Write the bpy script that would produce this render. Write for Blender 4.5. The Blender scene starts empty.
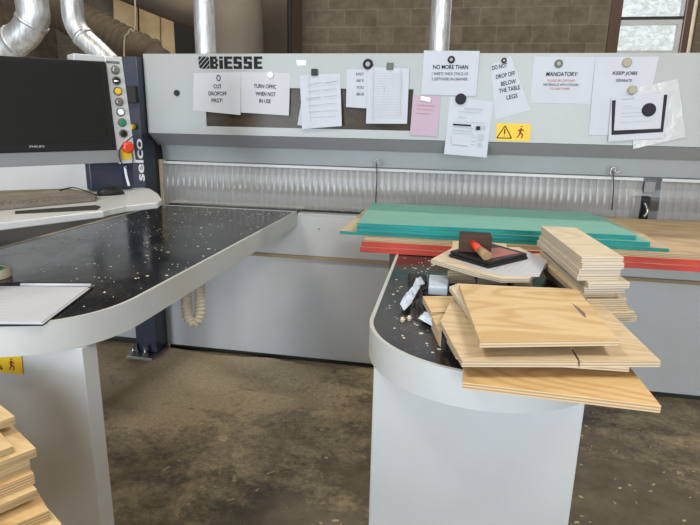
import bpy, math, random
from mathutils import Vector, Matrix
import numpy as np
random.seed(7)
sc = bpy.context.scene
COL = sc.collection
PI = math.pi

# ---------------------------------------------------------------- camera
F_PX, PITCH, ROLL, YAW = 549.7, math.radians(14.27), math.radians(1.193), math.radians(10.433)
fw = Vector((-math.sin(YAW)*math.cos(PITCH), math.cos(YAW)*math.cos(PITCH), -math.sin(PITCH)))
rt0 = Vector((math.cos(YAW), math.sin(YAW), 0)); up0 = rt0.cross(fw)
rt = math.cos(ROLL)*rt0 + math.sin(ROLL)*up0
up = -math.sin(ROLL)*rt0 + math.cos(ROLL)*up0
CAM = Vector((0, 0, 1.45))
cam = bpy.data.cameras.new('camera'); cam_o = bpy.data.objects.new('camera', cam); COL.objects.link(cam_o)
cam_o.matrix_world = Matrix(((rt.x, up.x, -fw.x, CAM.x), (rt.y, up.y, -fw.y, CAM.y), (rt.z, up.z, -fw.z, CAM.z), (0, 0, 0, 1)))
cam.sensor_width = 36; cam.lens = 36*F_PX/700; cam.clip_start = .02
sc.camera = cam_o

# survey helpers: where a sighted direction meets a real plane of the place
def ray(u, v): return fw + (u-350)/F_PX*rt - (v-262.5)/F_PX*up
def onZ(u, v, z): d = ray(u, v); return CAM + d*((z-CAM.z)/d.z)
def onY(u, v, y): d = ray(u, v); return CAM + d*((y-CAM.y)/d.y)

# ---------------------------------------------------------------- materials
def mat(name, col, rough=.5, metal=0., **kw):
    m = bpy.data.materials.new(name); m.use_nodes = True
    b = m.node_tree.nodes['Principled BSDF']
    b.inputs['Base Color'].default_value = (*col, 1); b.inputs['Roughness'].default_value = rough
    b.inputs['Metallic'].default_value = metal
    for k, v in kw.items(): b.inputs[k.replace('_', ' ')].default_value = v
    return m
def nodes(m): return m.node_tree.nodes, m.node_tree.links, m.node_tree.nodes['Principled BSDF']
def ramp(N, stops):
    r = N.new('ShaderNodeValToRGB'); e = r.color_ramp.elements
    while len(e) < len(stops): e.new(.5)
    for i, (p, c) in enumerate(stops): e[i].position = p; e[i].color = (*c, 1)
    return r
def mix(N, L, fac, a, b, mode='MIX'):
    n = N.new('ShaderNodeMix'); n.data_type = 'RGBA'; n.blend_type = mode
    for i, x in ((0, fac), (6, a), (7, b)):
        if isinstance(x, (int, float)): n.inputs[i].default_value = x
        elif isinstance(x, tuple): n.inputs[i].default_value = (*x, 1)
        else: L.new(x, n.inputs[i])
    return n.outputs[2]
def noise(N, L, vec, scale, detail=4, rough=.55, dist=0.):
    n = N.new('ShaderNodeTexNoise'); n.inputs['Scale'].default_value = scale; n.inputs['Detail'].default_value = detail
    n.inputs['Roughness'].default_value = rough; n.inputs['Distortion'].default_value = dist
    if vec is not None: L.new(vec, n.inputs['Vector'])
    return n.outputs['Fac']
def coords(N, L, scale=(1, 1, 1), rot=(0, 0, 0), kind='Object', loc=(0, 0, 0)):
    t = N.new('ShaderNodeTexCoord'); mp = N.new('ShaderNodeMapping')
    mp.inputs['Scale'].default_value = scale; mp.inputs['Rotation'].default_value = rot; mp.inputs['Location'].default_value = loc
    L.new(t.outputs[kind], mp.inputs['Vector']); return mp.outputs['Vector']
def bump(N, L, b, h, strength=.3, dist=.01):
    n = N.new('ShaderNodeBump'); n.inputs['Strength'].default_value = strength; n.inputs['Distance'].default_value = dist
    L.new(h, n.inputs['Height']); L.new(n.outputs['Normal'], b.inputs['Normal'])

def dusty(name, col, dirt, rough=.45, amount=.5, scale=3., metal=0.):
    m = mat(name, col, rough, metal); N, L, b = nodes(m)
    v = coords(N, L)
    f = noise(N, L, v, scale, 5, .6)
    r = ramp(N, [(.42, (0, 0, 0)), (.75, (amount,)*3)]); L.new(f, r.inputs[0])
    L.new(mix(N, L, r.outputs[0], col, dirt), b.inputs['Base Color'])
    return m

def wood(name, light, dark, grain_rot=0., edge=None, top=None, ring=5., contrast=1.):
    """plywood: grained faces, layered edges (or painted edges / painted faces)"""
    m = mat(name, light, .62); N, L, b = nodes(m)
    v = coords(N, L, (1, 1, 1), (0, 0, grain_rot))
    v2 = coords(N, L, (1.2, 9, 9), (0, 0, grain_rot))
    # growth rings: contour lines of a smooth field stretched along the grain
    vs = coords(N, L, (.32, 1, 1), (0, 0, grain_rot), loc=(random.uniform(0, 9),)*3)
    fld = noise(N, L, vs, 4.2, 2, .45, .35)
    mu = N.new('ShaderNodeMath'); mu.operation = 'MULTIPLY'; mu.inputs[1].default_value = ring*2*PI; L.new(fld, mu.inputs[0])
    si = N.new('ShaderNodeMath'); si.operation = 'SINE'; L.new(mu.outputs[0], si.inputs[0])
    w = N.new('ShaderNodeMath'); w.operation = 'MULTIPLY_ADD'; w.inputs[1].default_value = .5; w.inputs[2].default_value = .5; L.new(si.outputs[0], w.inputs[0])
    r1 = ramp(N, [(.05, tuple(l*(1-.5*contrast)+d*.5*contrast for l, d in zip(light, dark))), (.42, light), (1., tuple(x*1.06 for x in light))]); L.new(w.outputs[0], r1.inputs[0])
    fine = noise(N, L, v2, 16, 5, .65)
    r2 = ramp(N, [(.3, (0, 0, 0)), (.7, (1, 1, 1))]); L.new(fine, r2.inputs[0])
    mixed = mix(N, L, .25*contrast, r1.outputs[0], dark)
    n2 = N.nodes if False else None
    facemix = N.new('ShaderNodeMix'); facemix.data_type = 'RGBA'
    mth = N.new('ShaderNodeMath'); mth.operation = 'MULTIPLY'; mth.inputs[1].default_value = .45*contrast
    L.new(r2.outputs[0], mth.inputs[0]); L.new(mth.outputs[0], facemix.inputs[0])
    L.new(r1.outputs[0], facemix.inputs[6]); facemix.inputs[7].default_value = (*dark, 1)
    face = facemix.outputs[2]
    if top:
        face = mix(N, L, .8, face, top)
        soft = noise(N, L, v, 2.2, 4); rr = ramp(N, [(.35, (0, 0, 0)), (.65, (.35,)*3)]); L.new(soft, rr.inputs[0])
        face = mix(N, L, rr.outputs[0], face, tuple(x*1.25+.06 for x in top))
    # edges: thin veneers stacked through the thickness
    sep = N.new('ShaderNodeSeparateXYZ'); L.new(coords(N, L), sep.inputs[0])
    s = N.new('ShaderNodeMath'); s.operation = 'MULTIPLY'; s.inputs[1].default_value = 2*PI/.0062; L.new(sep.outputs['Z'], s.inputs[0])
    sn = N.new('ShaderNodeMath'); sn.operation = 'SINE'; L.new(s.outputs[0], sn.inputs[0])
    r3 = ramp(N, [(.3, tuple(l*.32+d*.35 for l, d in zip(light, dark))), (.6, tuple((l*.7+sum(light)/3*.2) for l in light))])
    ad = N.new('ShaderNodeMath'); ad.operation = 'MULTIPLY_ADD'; ad.inputs[1].default_value = .5; ad.inputs[2].default_value = .5
    L.new(sn.outputs[0], ad.inputs[0]); L.new(ad.outputs[0], r3.inputs[0])
    ec = r3.outputs[0]
    if edge:
        sc_ = noise(N, L, coords(N, L, (2, 2, 60)), 3, 3)
        r4 = ramp(N, [(.3, tuple(x*.55 for x in edge)), (.65, edge)]); L.new(sc_, r4.inputs[0]); ec = r4.outputs[0]
    g = N.new('ShaderNodeNewGeometry'); sg = N.new('ShaderNodeSeparateXYZ'); L.new(g.outputs['True Normal'], sg.inputs[0])
    ab = N.new('ShaderNodeMath'); ab.operation = 'ABSOLUTE'; L.new(sg.outputs['Z'], ab.inputs[0])
    gt = N.new('ShaderNodeMath'); gt.operation = 'GREATER_THAN'; gt.inputs[1].default_value = .6; L.new(ab.outputs[0], gt.inputs[0])
    L.new(mix(N, L, gt.outputs[0], ec, face), b.inputs['Base Color'])
    bump(N, L, b, fine, .15, .002)
    return m

M = {}
M['white'] = dusty('white_enamel', (.52, .54, .555), (.40, .36, .28), .32, .35, 1.6)
M['beam'] = dusty('beam_enamel', (.36, .385, .385), (.30, .295, .25), .38, .5, 1.3)
M['beam_under'] = dusty('beam_under_grey', (.32, .33, .35), (.3, .28, .24), .5, .4, 2)
M['apron'] = dusty('apron_grey', (.50, .52, .52), (.38, .35, .28), .35, .45, 2.5)
M['navy'] = dusty('navy_enamel', (.022, .032, .060), (.07, .065, .055), .35, .5, 4)
M['black'] = mat('black_plastic', (.012, .012, .013), .45, Specular_IOR_Level=.3)
M['matte_black'] = mat('matte_black', (.02, .02, .018), .7)
M['screen'] = mat('screen_black', (.012, .013, .013), .28)
M['grey'] = mat('grey_plastic', (.21, .21, .215), .5)
M['steel'] = dusty('steel', (.45, .45, .44), (.2, .17, .13), .35, .5, 8, .9)
M['red'] = mat('red_plastic', (.62, .05, .02), .35)
M['yellow'] = mat('yellow_plastic', (.75, .47, .01), .5)
M['green'] = mat('green_plastic', (.01, .22, .10), .35)
M['ink'] = mat('ink', (.02, .02, .024), .7, Specular_IOR_Level=.1)
M['redink'] = mat('red_ink', (.45, .12, .10), .6)
M['greyink'] = mat('grey_ink', (.33, .34, .37), .7)
M['paleink'] = mat('pale_ink', (.42, .43, .46), .7)
M['paper'] = dusty('paper', (.50, .52, .575), (.44, .445, .47), .7, .4, 6)
M['papergrey'] = dusty('paper_grey', (.50, .515, .545), (.44, .44, .46), .7, .4, 6)  # paper in a slightly greyer tone
M['pink'] = dusty('pink_paper', (.46, .34, .42), (.42, .33, .38), .7, .4, 6)
M['magnet'] = mat('magnet', (.025, .02, .03), .65, Specular_IOR_Level=.2)
M['magnet_tan'] = mat('magnet_tan', (.30, .27, .19), .4)
M['magnet_white'] = mat('magnet_white', (.85, .86, .88), .4)
M['magnet_green'] = mat('magnet_green', (.10, .11, .08), .5)
M['letter_white'] = mat('letter_white', (.70, .72, .75), .5)
M['chip'] = mat('wood_chip', (.62, .56, .46), .8)
M['dust'] = mat('sawdust_tan', (.34, .26, .16), .95)
M['shaving'] = mat('shaving_tan', (.56, .44, .27), .9)
M['ply'] = wood('plywood_amber', (.66, .51, .30), (.50, .29, .10), .9, ring=13, contrast=1.0)
M['ply2'] = wood('plywood_tan', (.62, .49, .31), (.40, .27, .14), 0.25, ring=22, contrast=.6)
M['ply_warm'] = wood('plywood_orange', (.68, .47, .22), (.42, .22, .08), .2, ring=14, contrast=.8)
M['pale'] = wood('plywood_pale', (.64, .55, .41), (.44, .34, .22), PI/2+.1, ring=16, contrast=.6)
M['pine'] = wood('pine', (.66, .50, .27), (.45, .29, .12), .55, ring=14, edge=(.52, .38, .20))
M['teal_top'] = wood('teal_board', (.45, .35, .22), (.2, .2, .12), 0, edge=(.0, .27, .26), top=(.10, .37, .315))
M['teal_edge'] = wood('tan_board_teal_edge', (.52, .42, .27), (.36, .26, .14), 0, edge=(.0, .24, .22), ring=18)
M['red_edge'] = wood('tan_board_red_edge', (.50, .37, .21), (.33, .20, .10), 0, edge=(.52, .045, .025), ring=18)
M['tan_board'] = wood('tan_board', (.50, .38, .22), (.33, .20, .10), 0, ring=7)
M['mallet'] = wood('dark_mallet_wood', (.060, .035, .024), (.03, .02, .015), 0, edge=(.075, .045, .03))
M['mallet'].node_tree.nodes['Principled BSDF'].inputs['Specular IOR Level'].default_value = .15
M['handle_wood'] = mat('mallet_handle_wood', (.30, .20, .10), .6)
M['kb'] = dusty('dusty_keyboard', (.17, .15, .125), (.27, .23, .18), .8, .6, 20)
M['beige'] = dusty('beige_hose', (.62, .55, .42), (.40, .33, .24), .6, .5, 12)
M['brownhose'] = dusty('brown_hose', (.06, .045, .028), (.12, .09, .055), .9, .6, 6)
M['brownduct'] = dusty('brown_duct', (.10, .08, .055), (.16, .12, .08), .8, .5, 3)
M['tank'] = dusty('tank_bag', (.14, .125, .10), (.09, .075, .055), .8, .7, 1.5)
M['crate'] = dusty('crate_wood', (.66, .52, .32), (.34, .24, .12), .85, .8, 3)
M['wframe'] = dusty('window_frame_wood', (.085, .045, .028), (.05, .035, .02), .7, .5, 5)
M['blue_cloth'] = mat('pale_blue_wrap', (.58, .66, .78), .5)

# silver duct
m = mat('galvanised_duct', (.62, .64, .66), .45, .75); N, L, b = nodes(m)
f = noise(N, L, coords(N, L, (18, 18, 3)), 2.5, 5, .7); r = ramp(N, [(.3, (.35, .36, .36)), (.7, (.85, .87, .9))]); L.new(f, r.inputs[0])
L.new(r.outputs[0], b.inputs['Base Color']); bump(N, L, b, f, .35, .01); M['duct'] = m
# black table laminate, glossy with dust
m = mat('black_laminate', (.012, .012, .014), .16); N, L, b = nodes(m)
f = noise(N, L, coords(N, L), 3.5, 6, .65); r = ramp(N, [(.40, (.010, .010, .012)), (.75, (.055, .053, .052))]); L.new(f, r.inputs[0])
g = noise(N, L, coords(N, L), 160, 2, .5); r2 = ramp(N, [(.66, (0, 0, 0)), (.72, (.55,)*3)]); L.new(g, r2.inputs[0])
L.new(mix(N, L, r2.outputs[0], r.outputs[0], (.25, .23, .2)), b.inputs['Base Color'])
rr = ramp(N, [(.35, (.13,)*3), (.75, (.34,)*3)]); L.new(f, rr.inputs[0]); L.new(rr.outputs[0], b.inputs['Roughness']); M['laminate'] = m
# dark tinted window of the beam, brown reflections painted into its colour
M['tint'] = mat('tinted_pane_reflections', (.045, .035, .026), .25, Specular_IOR_Level=.12)
N, L, b = nodes(M['tint']); f = noise(N, L, coords(N, L, (1, 1, 2)), 5, 6, .7); r = ramp(N, [(.3, (.02, .016, .012)), (.7, (.075, .055, .038))]); L.new(f, r.inputs[0]); L.new(r.outputs[0], b.inputs['Base Color'])
# pvc strips
m = bpy.data.materials.new('clear_pvc'); m.use_nodes = True; N = m.node_tree.nodes; L = m.node_tree.links; b = N['Principled BSDF']
b.inputs['Base Color'].default_value = (.50, .50, .49, 1); b.inputs['Roughness'].default_value = .15
f = noise(N, L, coords(N, L, (30, 1, 3)), 2, 4); bump(N, L, b, f, .3, .003)
tr = N.new('ShaderNodeBsdfTransparent'); tr.inputs[0].default_value = (.92, .92, .90, 1); ms = N.new('ShaderNodeMixShader'); ms.inputs[0].default_value = .40
L.new(tr.outputs[0], ms.inputs[1]); L.new(b.outputs[0], ms.inputs[2]); L.new(ms.outputs[0], N['Material Output'].inputs[0]); M['pvc'] = m
# clear bag plastic
m = bpy.data.materials.new('clear_sleeve'); m.use_nodes = True; N = m.node_tree.nodes; L = m.node_tree.links; b = N['Principled BSDF']
b.inputs['Base Color'].default_value = (.66, .68, .68, 1); b.inputs['Roughness'].default_value = .2
f = noise(N, L, coords(N, L), 14, 4, .6, 1.); bump(N, L, b, f, .7, .006)
tr = N.new('ShaderNodeBsdfTransparent'); ms = N.new('ShaderNodeMixShader'); ms.inputs[0].default_value = .6
L.new(tr.outputs[0], ms.inputs[1]); L.new(b.outputs[0], ms.inputs[2]); L.new(ms.outputs[0], N['Material Output'].inputs[0]); M['sleeve'] = m
# concrete block wall
m = mat('concrete_block', (.1, .08, .06), .9); N, L, b = nodes(m)
t = N.new('ShaderNodeTexCoord'); sp = N.new('ShaderNodeSeparateXYZ'); cb = N.new('ShaderNodeCombineXYZ'); L.new(t.outputs['Object'], sp.inputs[0])
sxy = N.new('ShaderNodeMath'); sxy.operation = 'ADD'; L.new(sp.outputs[0], sxy.inputs[0]); L.new(sp.outputs[1], sxy.inputs[1])
L.new(sxy.outputs[0], cb.inputs[0]); L.new(sp.outputs[2], cb.inputs[1])
br = N.new('ShaderNodeTexBrick'); L.new(cb.outputs[0], br.inputs['Vector'])
for k, v in (('Scale', 1), ('Mortar Size', .006), ('Mortar Smooth', .3), ('Brick Width', .41), ('Row Height', .2), ('Bias', 0)): br.inputs[k].default_value = v
br.inputs['Color1'].default_value = (.175, .145, .104, 1); br.inputs['Color2'].default_value = (.128, .105, .073, 1); br.inputs['Mortar'].default_value = (.21, .176, .13, 1)
f = noise(N, L, cb.outputs[0], 6, 6, .7); r = ramp(N, [(.3, (.62,)*3), (.7, (1.2,)*3)]); L.new(f, r.inputs[0])
L.new(mix(N, L, 1, br.outputs['Color'], r.outputs[0], 'MULTIPLY'), b.inputs['Base Color']); bump(N, L, b, f, .4, .01); M['block'] = m
# concrete floor with drifts of sawdust
m = mat('floor_concrete', (.1, .08, .06), .75); N, L, b = nodes(m)
v = coords(N, L)
f1 = noise(N, L, v, 1.2, 6, .62, .6); f2 = noise(N, L, v, 9, 7, .72); f3 = noise(N, L, v, 60, 4, .8)
base = ramp(N, [(.3, (.125, .102, .066)), (.7, (.26, .215, .14))]); L.new(f2, base.inputs[0])
sep = N.new('ShaderNodeSeparateXYZ'); L.new(v, sep.inputs[0])
# sawdust gathers along the foot of the machine (Y near 3) and to the left
mr = N.new('ShaderNodeMapRange'); L.new(sep.outputs['Y'], mr.inputs[0]); mr.inputs[1].default_value = 1.9; mr.inputs[2].default_value = 3.05; mr.inputs[3].default_value = 0; mr.inputs[4].default_value = .62
mx = N.new('ShaderNodeMapRange'); L.new(sep.outputs['X'], mx.inputs[0]); mx.inputs[1].default_value = .4; mx.inputs[2].default_value = -1.6; mx.inputs[3].default_value = -.42; mx.inputs[4].default_value = .30
a1 = N.new('ShaderNodeMath'); a1.operation = 'ADD'; L.new(mr.outputs[0], a1.inputs[0]); L.new(mx.outputs[0], a1.inputs[1])
sw = noise(N, L, coords(N, L, (1, 1.5, 1), (0, 0, .7)), 1.9, 6, .6, 1.2); fm = N.new('ShaderNodeMath'); fm.operation = 'ADD'; L.new(f1, fm.inputs[0]); L.new(sw, fm.inputs[1])
a2 = N.new('ShaderNodeMath'); a2.operation = 'MULTIPLY_ADD'; L.new(fm.outputs[0], a2.inputs[0]); a2.inputs[1].default_value = 1.5; L.new(a1.outputs[0], a2.inputs[2])
mm = N.new('ShaderNodeMath'); mm.operation = 'MULTIPLY_ADD'; L.new(f2, mm.inputs[0]); mm.inputs[1].default_value = .7; L.new(a2.outputs[0], mm.inputs[2])
dr = ramp(N, [(.0, (0, 0, 0)), (1, (1, 1, 1))]); dm = N.new('ShaderNodeMapRange'); f4 = noise(N, L, v, 28, 6, .8); m3 = N.new('ShaderNodeMath'); m3.operation = 'MULTIPLY_ADD'; L.new(f4, m3.inputs[0]); m3.inputs[1].default_value = 1.3; L.new(mm.outputs[0], m3.inputs[2]); L.new(m3.outputs[0], dm.inputs[0]); dm.inputs[1].default_value = 2.38; dm.inputs[2].default_value = 2.95
dust = ramp(N, [(.3, (.50, .39, .23)), (.7, (.82, .66, .43))]); L.new(f3, dust.inputs[0])
L.new(mix(N, L, dm.outputs[0], base.outputs[0], dust.outputs[0]), b.inputs['Base Color'])
hb = N.new('ShaderNodeMath'); hb.operation = 'MULTIPLY_ADD'; L.new(f3, hb.inputs[0]); hb.inputs[1].default_value = .25; L.new(dm.outputs[0], hb.inputs[2])
bump(N, L, b, hb.outputs[0], .6, .02)
rg = N.new('ShaderNodeMapRange'); L.new(dm.outputs[0], rg.inputs[0]); rg.inputs[3].default_value = .5; rg.inputs[4].default_value = .95; L.new(rg.outputs[0], b.inputs['Roughness']); M['floor'] = m
M['ceiling'] = mat('ceiling_paint', (.50, .47, .42), .9)
# daylit textured window glass
m = bpy.data.materials.new('daylit_glass'); m.use_nodes = True; N = m.node_tree.nodes; L = m.node_tree.links; b = N['Principled BSDF']
v = coords(N, L, (1, 1, 1.6)); f = noise(N, L, v, 9, 8, .75, 1.2)
r = ramp(N, [(.30, (.45, .50, .46)), (.48, (.66, .72, .72)), (.58, (.85, .92, .98)), (.66, (1.0, .95, .60))]); L.new(f, r.inputs[0])
L.new(r.outputs[0], b.inputs['Emission Color']); b.inputs['Emission Strength'].default_value = 1.05; b.inputs['Base Color'].default_value = (.1, .1, .1, 1); b.inputs['Roughness'].default_value = .2
M['daylit'] = m
m = mat('tube_light', (.8, .8, .8)); b = m.node_tree.nodes['Principled BSDF']; b.inputs['Emission Color'].default_value = (1, .95, .85, 1); b.inputs['Emission Strength'].default_value = 3; M['tube'] = m

# ---------------------------------------------------------------- mesh building
class MB:
    def __init__(s): s.v = []; s.f = []; s.sm = []
    def add(s, vs, fs, smooth=False):
        o = len(s.v); s.v += [tuple(x) for x in vs]; s.f += [tuple(i+o for i in f) for f in fs]; s.sm += [smooth]*len(fs); return s
    def box(s, a, b):
        x0, y0, z0 = a; x1, y1, z1 = b
        return s.add([(x0, y0, z0), (x1, y0, z0), (x1, y1, z0), (x0, y1, z0), (x0, y0, z1), (x1, y0, z1), (x1, y1, z1), (x0, y1, z1)],
                     [(0, 3, 2, 1), (4, 5, 6, 7), (0, 1, 5, 4), (1, 2, 6, 5), (2, 3, 7, 6), (3, 0, 4, 7)])
    def prism(s, poly, ext):
        """poly: 3D points; ext: Vector extrusion"""
        P = [Vector(p) for p in poly]; E = Vector(ext); n = len(P)
        nrm = Vector((0, 0, 0))
        for i in range(n): nrm += P[i].cross(P[(i+1) % n])
        if nrm.dot(E) < 0: P.reverse()
        return s.add(P+[p+E for p in P], [tuple(range(n-1, -1, -1)), tuple(range(n, 2*n))]+[(i, (i+1) % n, (i+1) % n+n, i+n) for i in range(n)])
    def slab(s, xy, z0, z1): return s.prism([(x, y, z0) for x, y in xy], (0, 0, z1-z0))
    def ring(s, outer, inner, z0, z1):
        n = len(outer)
        vs = [(x, y, z0) for x, y in outer]+[(x, y, z1) for x, y in outer]+[(x, y, z0) for x, y in inner]+[(x, y, z1) for x, y in inner]
        fs = []
        for i in range(n):
            j = (i+1) % n
            fs += [(i, j, n+j, n+i), (2*n+j, 2*n+i, 3*n+i, 3*n+j), (n+i, n+j, 3*n+j, 3*n+i), (j, i, 2*n+i, 2*n+j)]
        return s.add(vs, fs)
    def tube(s, path, rad, seg=20, caps=True, smooth=True):
        P = [Vector(p) for p in path]; n = len(P); vs = []
        ref = None
        for i, p in enumerate(P):
            t = (P[min(i+1, n-1)]-P[max(i-1, 0)]).normalized()
            if ref is None: ref = t.orthogonal().normalized()
            ref = (ref-t*ref.dot(t)).normalized(); bi = t.cross(ref)
            r = rad(i) if callable(rad) else rad
            for k in range(seg):
                a = 2*PI*k/seg; vs.append(p+(ref*math.cos(a)+bi*math.sin(a))*r)
        fs = [(i*seg+k, i*seg+(k+1) % seg, (i+1)*seg+(k+1) % seg, (i+1)*seg+k) for i in range(n-1) for k in range(seg)]
        s.add(vs, fs, smooth)
        if caps:
            o = len(s.v)-len(vs)
            s.f += [tuple(o+k for k in range(seg-1, -1, -1)), tuple(o+(n-1)*seg+k for k in range(seg))]; s.sm += [False]*2
        return s
    def build(s, name, m, parent=None, bevel=0, origin=None):
        me = bpy.data.meshes.new(name)
        o_ = Vector(origin) if origin is not None else Vector((0, 0, 0))
        me.from_pydata([tuple(Vector(v)-o_) for v in s.v], [], s.f); me.update()
        for p, sm in zip(me.polygons, s.sm): p.use_smooth = sm
        ob = bpy.data.objects.new(name, me); COL.objects.link(ob); ob.location = o_
        me.materials.append(M[m] if isinstance(m, str) else m)
        if parent is not None:
            ob.parent = parent; ob.location = o_-world_loc(parent)
        if bevel:
            md = ob.modifiers.new('bevel', 'BEVEL'); md.width = bevel; md.segments = 2; md.limit_method = 'ANGLE'; md.angle_limit = math.radians(40)
        return ob
def world_loc(o):
    v = Vector(o.location)
    while o.parent: o = o.parent; v += Vector(o.location)
    return v
def tag(o, label=None, cat=None, group=None, kind=None):
    if label: o['label'] = label
    if cat: o['category'] = cat
    if group: o['group'] = group
    if kind: o['kind'] = kind
    return o
def empty(name, loc, label, cat, group=None):
    o = bpy.data.objects.new(name, None); COL.objects.link(o); o.location = loc; o.empty_display_size = .05
    return tag(o, label, cat, group)
def spline(pts, n=12):
    P = [Vector(p) for p in pts]; out = []
    for i in range(len(P)-1):
        a = P[max(i-1, 0)]; b_ = P[i]; c = P[i+1]; d = P[min(i+2, len(P)-1)]
        for k in range(n):
            t = k/n; out.append(.5*((2*b_)+(c-a)*t+(2*a-5*b_+4*c-d)*t*t+(3*b_-a-3*c+d)*t**3))
    out.append(P[-1]); return out
def text(body, center, width, height, m, parent, name='lettering', roll=0., U=Vector((1, 0, 0)), V=Vector((0, 0, 1)), bold=0., thick=.0004, shear=0.):
    """flat lettering fitted to width x height, lying on the plane spanned by U, V"""
    cu = bpy.data.curves.new('t', 'FONT'); cu.body = body; cu.align_x = 'CENTER'; cu.offset = bold; cu.shear = shear; cu.space_line = 1.0; cu.resolution_u = 3
    tmp = bpy.data.objects.new('t', cu); COL.objects.link(tmp); bpy.context.view_layer.update()
    me = bpy.data.meshes.new_from_object(tmp.evaluated_get(bpy.context.evaluated_depsgraph_get()))
    bpy.data.objects.remove(tmp); bpy.data.curves.remove(cu)
    co = np.array([v.co[:] for v in me.vertices]); lo = co.min(0); hi = co.max(0)
    c = Vector(center); U = Vector(U); V = Vector(V); Nn = U.cross(V)
    cr, sr = math.cos(roll), math.sin(roll); U2 = U*cr+V*sr; V2 = V*cr-U*sr
    pl = world_loc(parent)
    for v in me.vertices:
        x = (v.co.x-(lo[0]+hi[0])/2)/(hi[0]-lo[0])*width; y = (v.co.y-(lo[1]+hi[1])/2)/(hi[1]-lo[1])*height
        v.co = c+U2*x+V2*y+Nn*thick-pl
    me.materials.clear(); me.materials.append(M[m])
    ob = bpy.data.objects.new(name, me); COL.objects.link(ob); ob.parent = parent
    return ob

# ---------------------------------------------------------------- room
def struct(o): return tag(o, kind='structure')
X0, X1, Y0, Y1, H = -5.5, 5.5, -5.0, 7.2, 4.6
struct(MB().box((X0, Y0, -.1), (X1, Y1, 0)).build('floor', 'floor'))
struct(MB().box((X0, Y0, H), (X1, Y1, H+.1)).build('ceiling', 'ceiling'))
struct(MB().box((X0-.2, Y0, 0), (X0, Y1, H)).build('wall_left', 'block'))
struct(MB().box((X1, Y0, 0), (X1+.2, Y1, H)).build('wall_right', 'block'))
w = MB(); w.box((X0, Y0-.2, 0), (-4.3, Y0, H)); w.box((-4.3, Y0-.2, 2.4), (-2.5, Y0, H)); w.box((-2.5, Y0-.2, 0), (-.9, Y0, H)); w.box((2.9, Y0-.2, 0), (X1, Y0, H)); w.box((-.9, Y0-.2, 3.8), (2.9, Y0, H)); w.box((-.9, Y0-.2, 0), (1.2, Y0, 1.4)); struct(w.build('wall_front', 'block'))
# back wall with the window opening
wx0, wx1, wz0, wz1 = 1.63, 2.54, 1.5, 3.6
w = MB(); w.box((X0, Y1, 0), (wx0, Y1+.2, H)); w.box((wx1, Y1, 0), (X1, Y1+.2, H)); w.box((wx0, Y1, 0), (wx1, Y1+.2, wz0)); w.box((wx0, Y1, wz1), (wx1, Y1+.2, H))
struct(w.build('wall_back', 'block'))
win = bpy.data.objects.new('window_1', None); COL.objects.link(win); win.location = (wx0, Y1, wz0); struct(win)
w = MB()
w.box((wx0, Y1-.02, wz0), (wx0+.12, Y1+.12, wz1)); w.box((wx1-.12, Y1-.02, wz0), (wx1, Y1+.12, wz1))
w.box((wx0+.12, Y1-.02, wz0), (wx1-.12, Y1+.12, wz0+.1)); w.box((wx0+.12, Y1-.02, wz1-.1), (wx1-.12, Y1+.12, wz1))
w.build('window_frame', 'wframe', win)
MB().box((wx0+.12, Y1+.04, 2.655), (wx1-.12, Y1+.09, 2.685)).build('glazing_bar', 'matte_black', win)
w = MB(); w.box((wx1-.165, Y1+.05, wz0+.1), (wx1-.12, Y1+.1, 2.655)); w.box((wx0+.12, Y1+.05, 2.60), (wx1-.165, Y1+.1, 2.655)); w.box((wx1-.15, Y1+.05, 2.685), (wx1-.12, Y1+.1, wz1-.1)); w.box((wx0+.12, Y1+.05, 2.30), (wx1-.165, Y1+.1, 2.325))
w.build('window_sash', 'white', win)
MB().box((wx0+.12, Y1+.10, wz0+.1), (wx1-.12, Y1+.105, wz1-.1)).build('pane', 'daylit', win)

# ---------------------------------------------------------------- the beam saw
BY = 2.95
saw = empty('beam_saw', (-.2, 3.03, 0), 'long grey and white beam saw with strip curtain across the workshop', 'machine')
bx0, bx1 = -1.728, 2.3
def yz(poly, x0, x1, m_, name, parent=saw, bevel=0):
    return MB().prism([(x0, y, z) for y, z in poly], (x1-x0, 0, 0)).build(name, m_, parent, bevel)
hole = (-1.372, -.232, 1.415, 1.622)
# front plate of the beam, with the opening for its tinted window
w = MB()
w.box((bx0, BY, 1.37), (hole[0], BY+.02, 1.795)); w.box((hole[1], BY, 1.37), (bx1, BY+.02, 1.795))
w.box((hole[0], BY, 1.37), (hole[1], BY+.02, hole[2])); w.box((hole[0], BY, hole[3]), (hole[1], BY+.02, 1.795))
w.build('beam_front', 'beam', saw)
yz([(BY+.02, 1.795), (3.45, 1.795), (3.45, 1.37), (BY+.02, 1.37)], bx0, hole[0], 'beam', 'beam_body')
yz([(BY+.02, 1.795), (3.45, 1.795), (3.45, 1.37), (BY+.02, 1.37)], hole[1], bx1, 'beam', 'beam_body')
w = MB(); w.box((hole[0], BY+.02, 1.66), (hole[1], 3.45, 1.795)); w.box((hole[0], BY+.02, 1.37), (hole[1], 3.45, 1.40)); w.build('beam_body', 'beam', saw)
MB().box((hole[0]-.002, BY+.012, hole[2]-.004), (hole[1]+.002, BY+.018, hole[3]+.004)).build('tinted_window', 'tint', saw)
yz([(BY, 1.368), (BY+.10, 1.302), (BY+.13, 1.302), (3.40, 1.368)], bx0, bx1, 'beam_under', 'beam_chamfer')
yz([(3.085, 1.302), (3.10, 1.21), (3.40, 1.21), (3.40, 1.302)], bx0, bx1, 'beam', 'pressure_cover')
MB().box((bx0+.02, 3.22, .96), (bx1, 3.30, 1.21)).build('pressure_beam', 'beam_under', saw)
MB().box((bx0+.02, 3.20, 1.095), (bx1, 3.22, 1.135)).build('pressure_rail', 'white', saw)
MB().box((bx0+.02, 3.215, 1.02), (bx1, 3.2195, 1.075)).build('pressure_pads', 'kb', saw)
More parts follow.
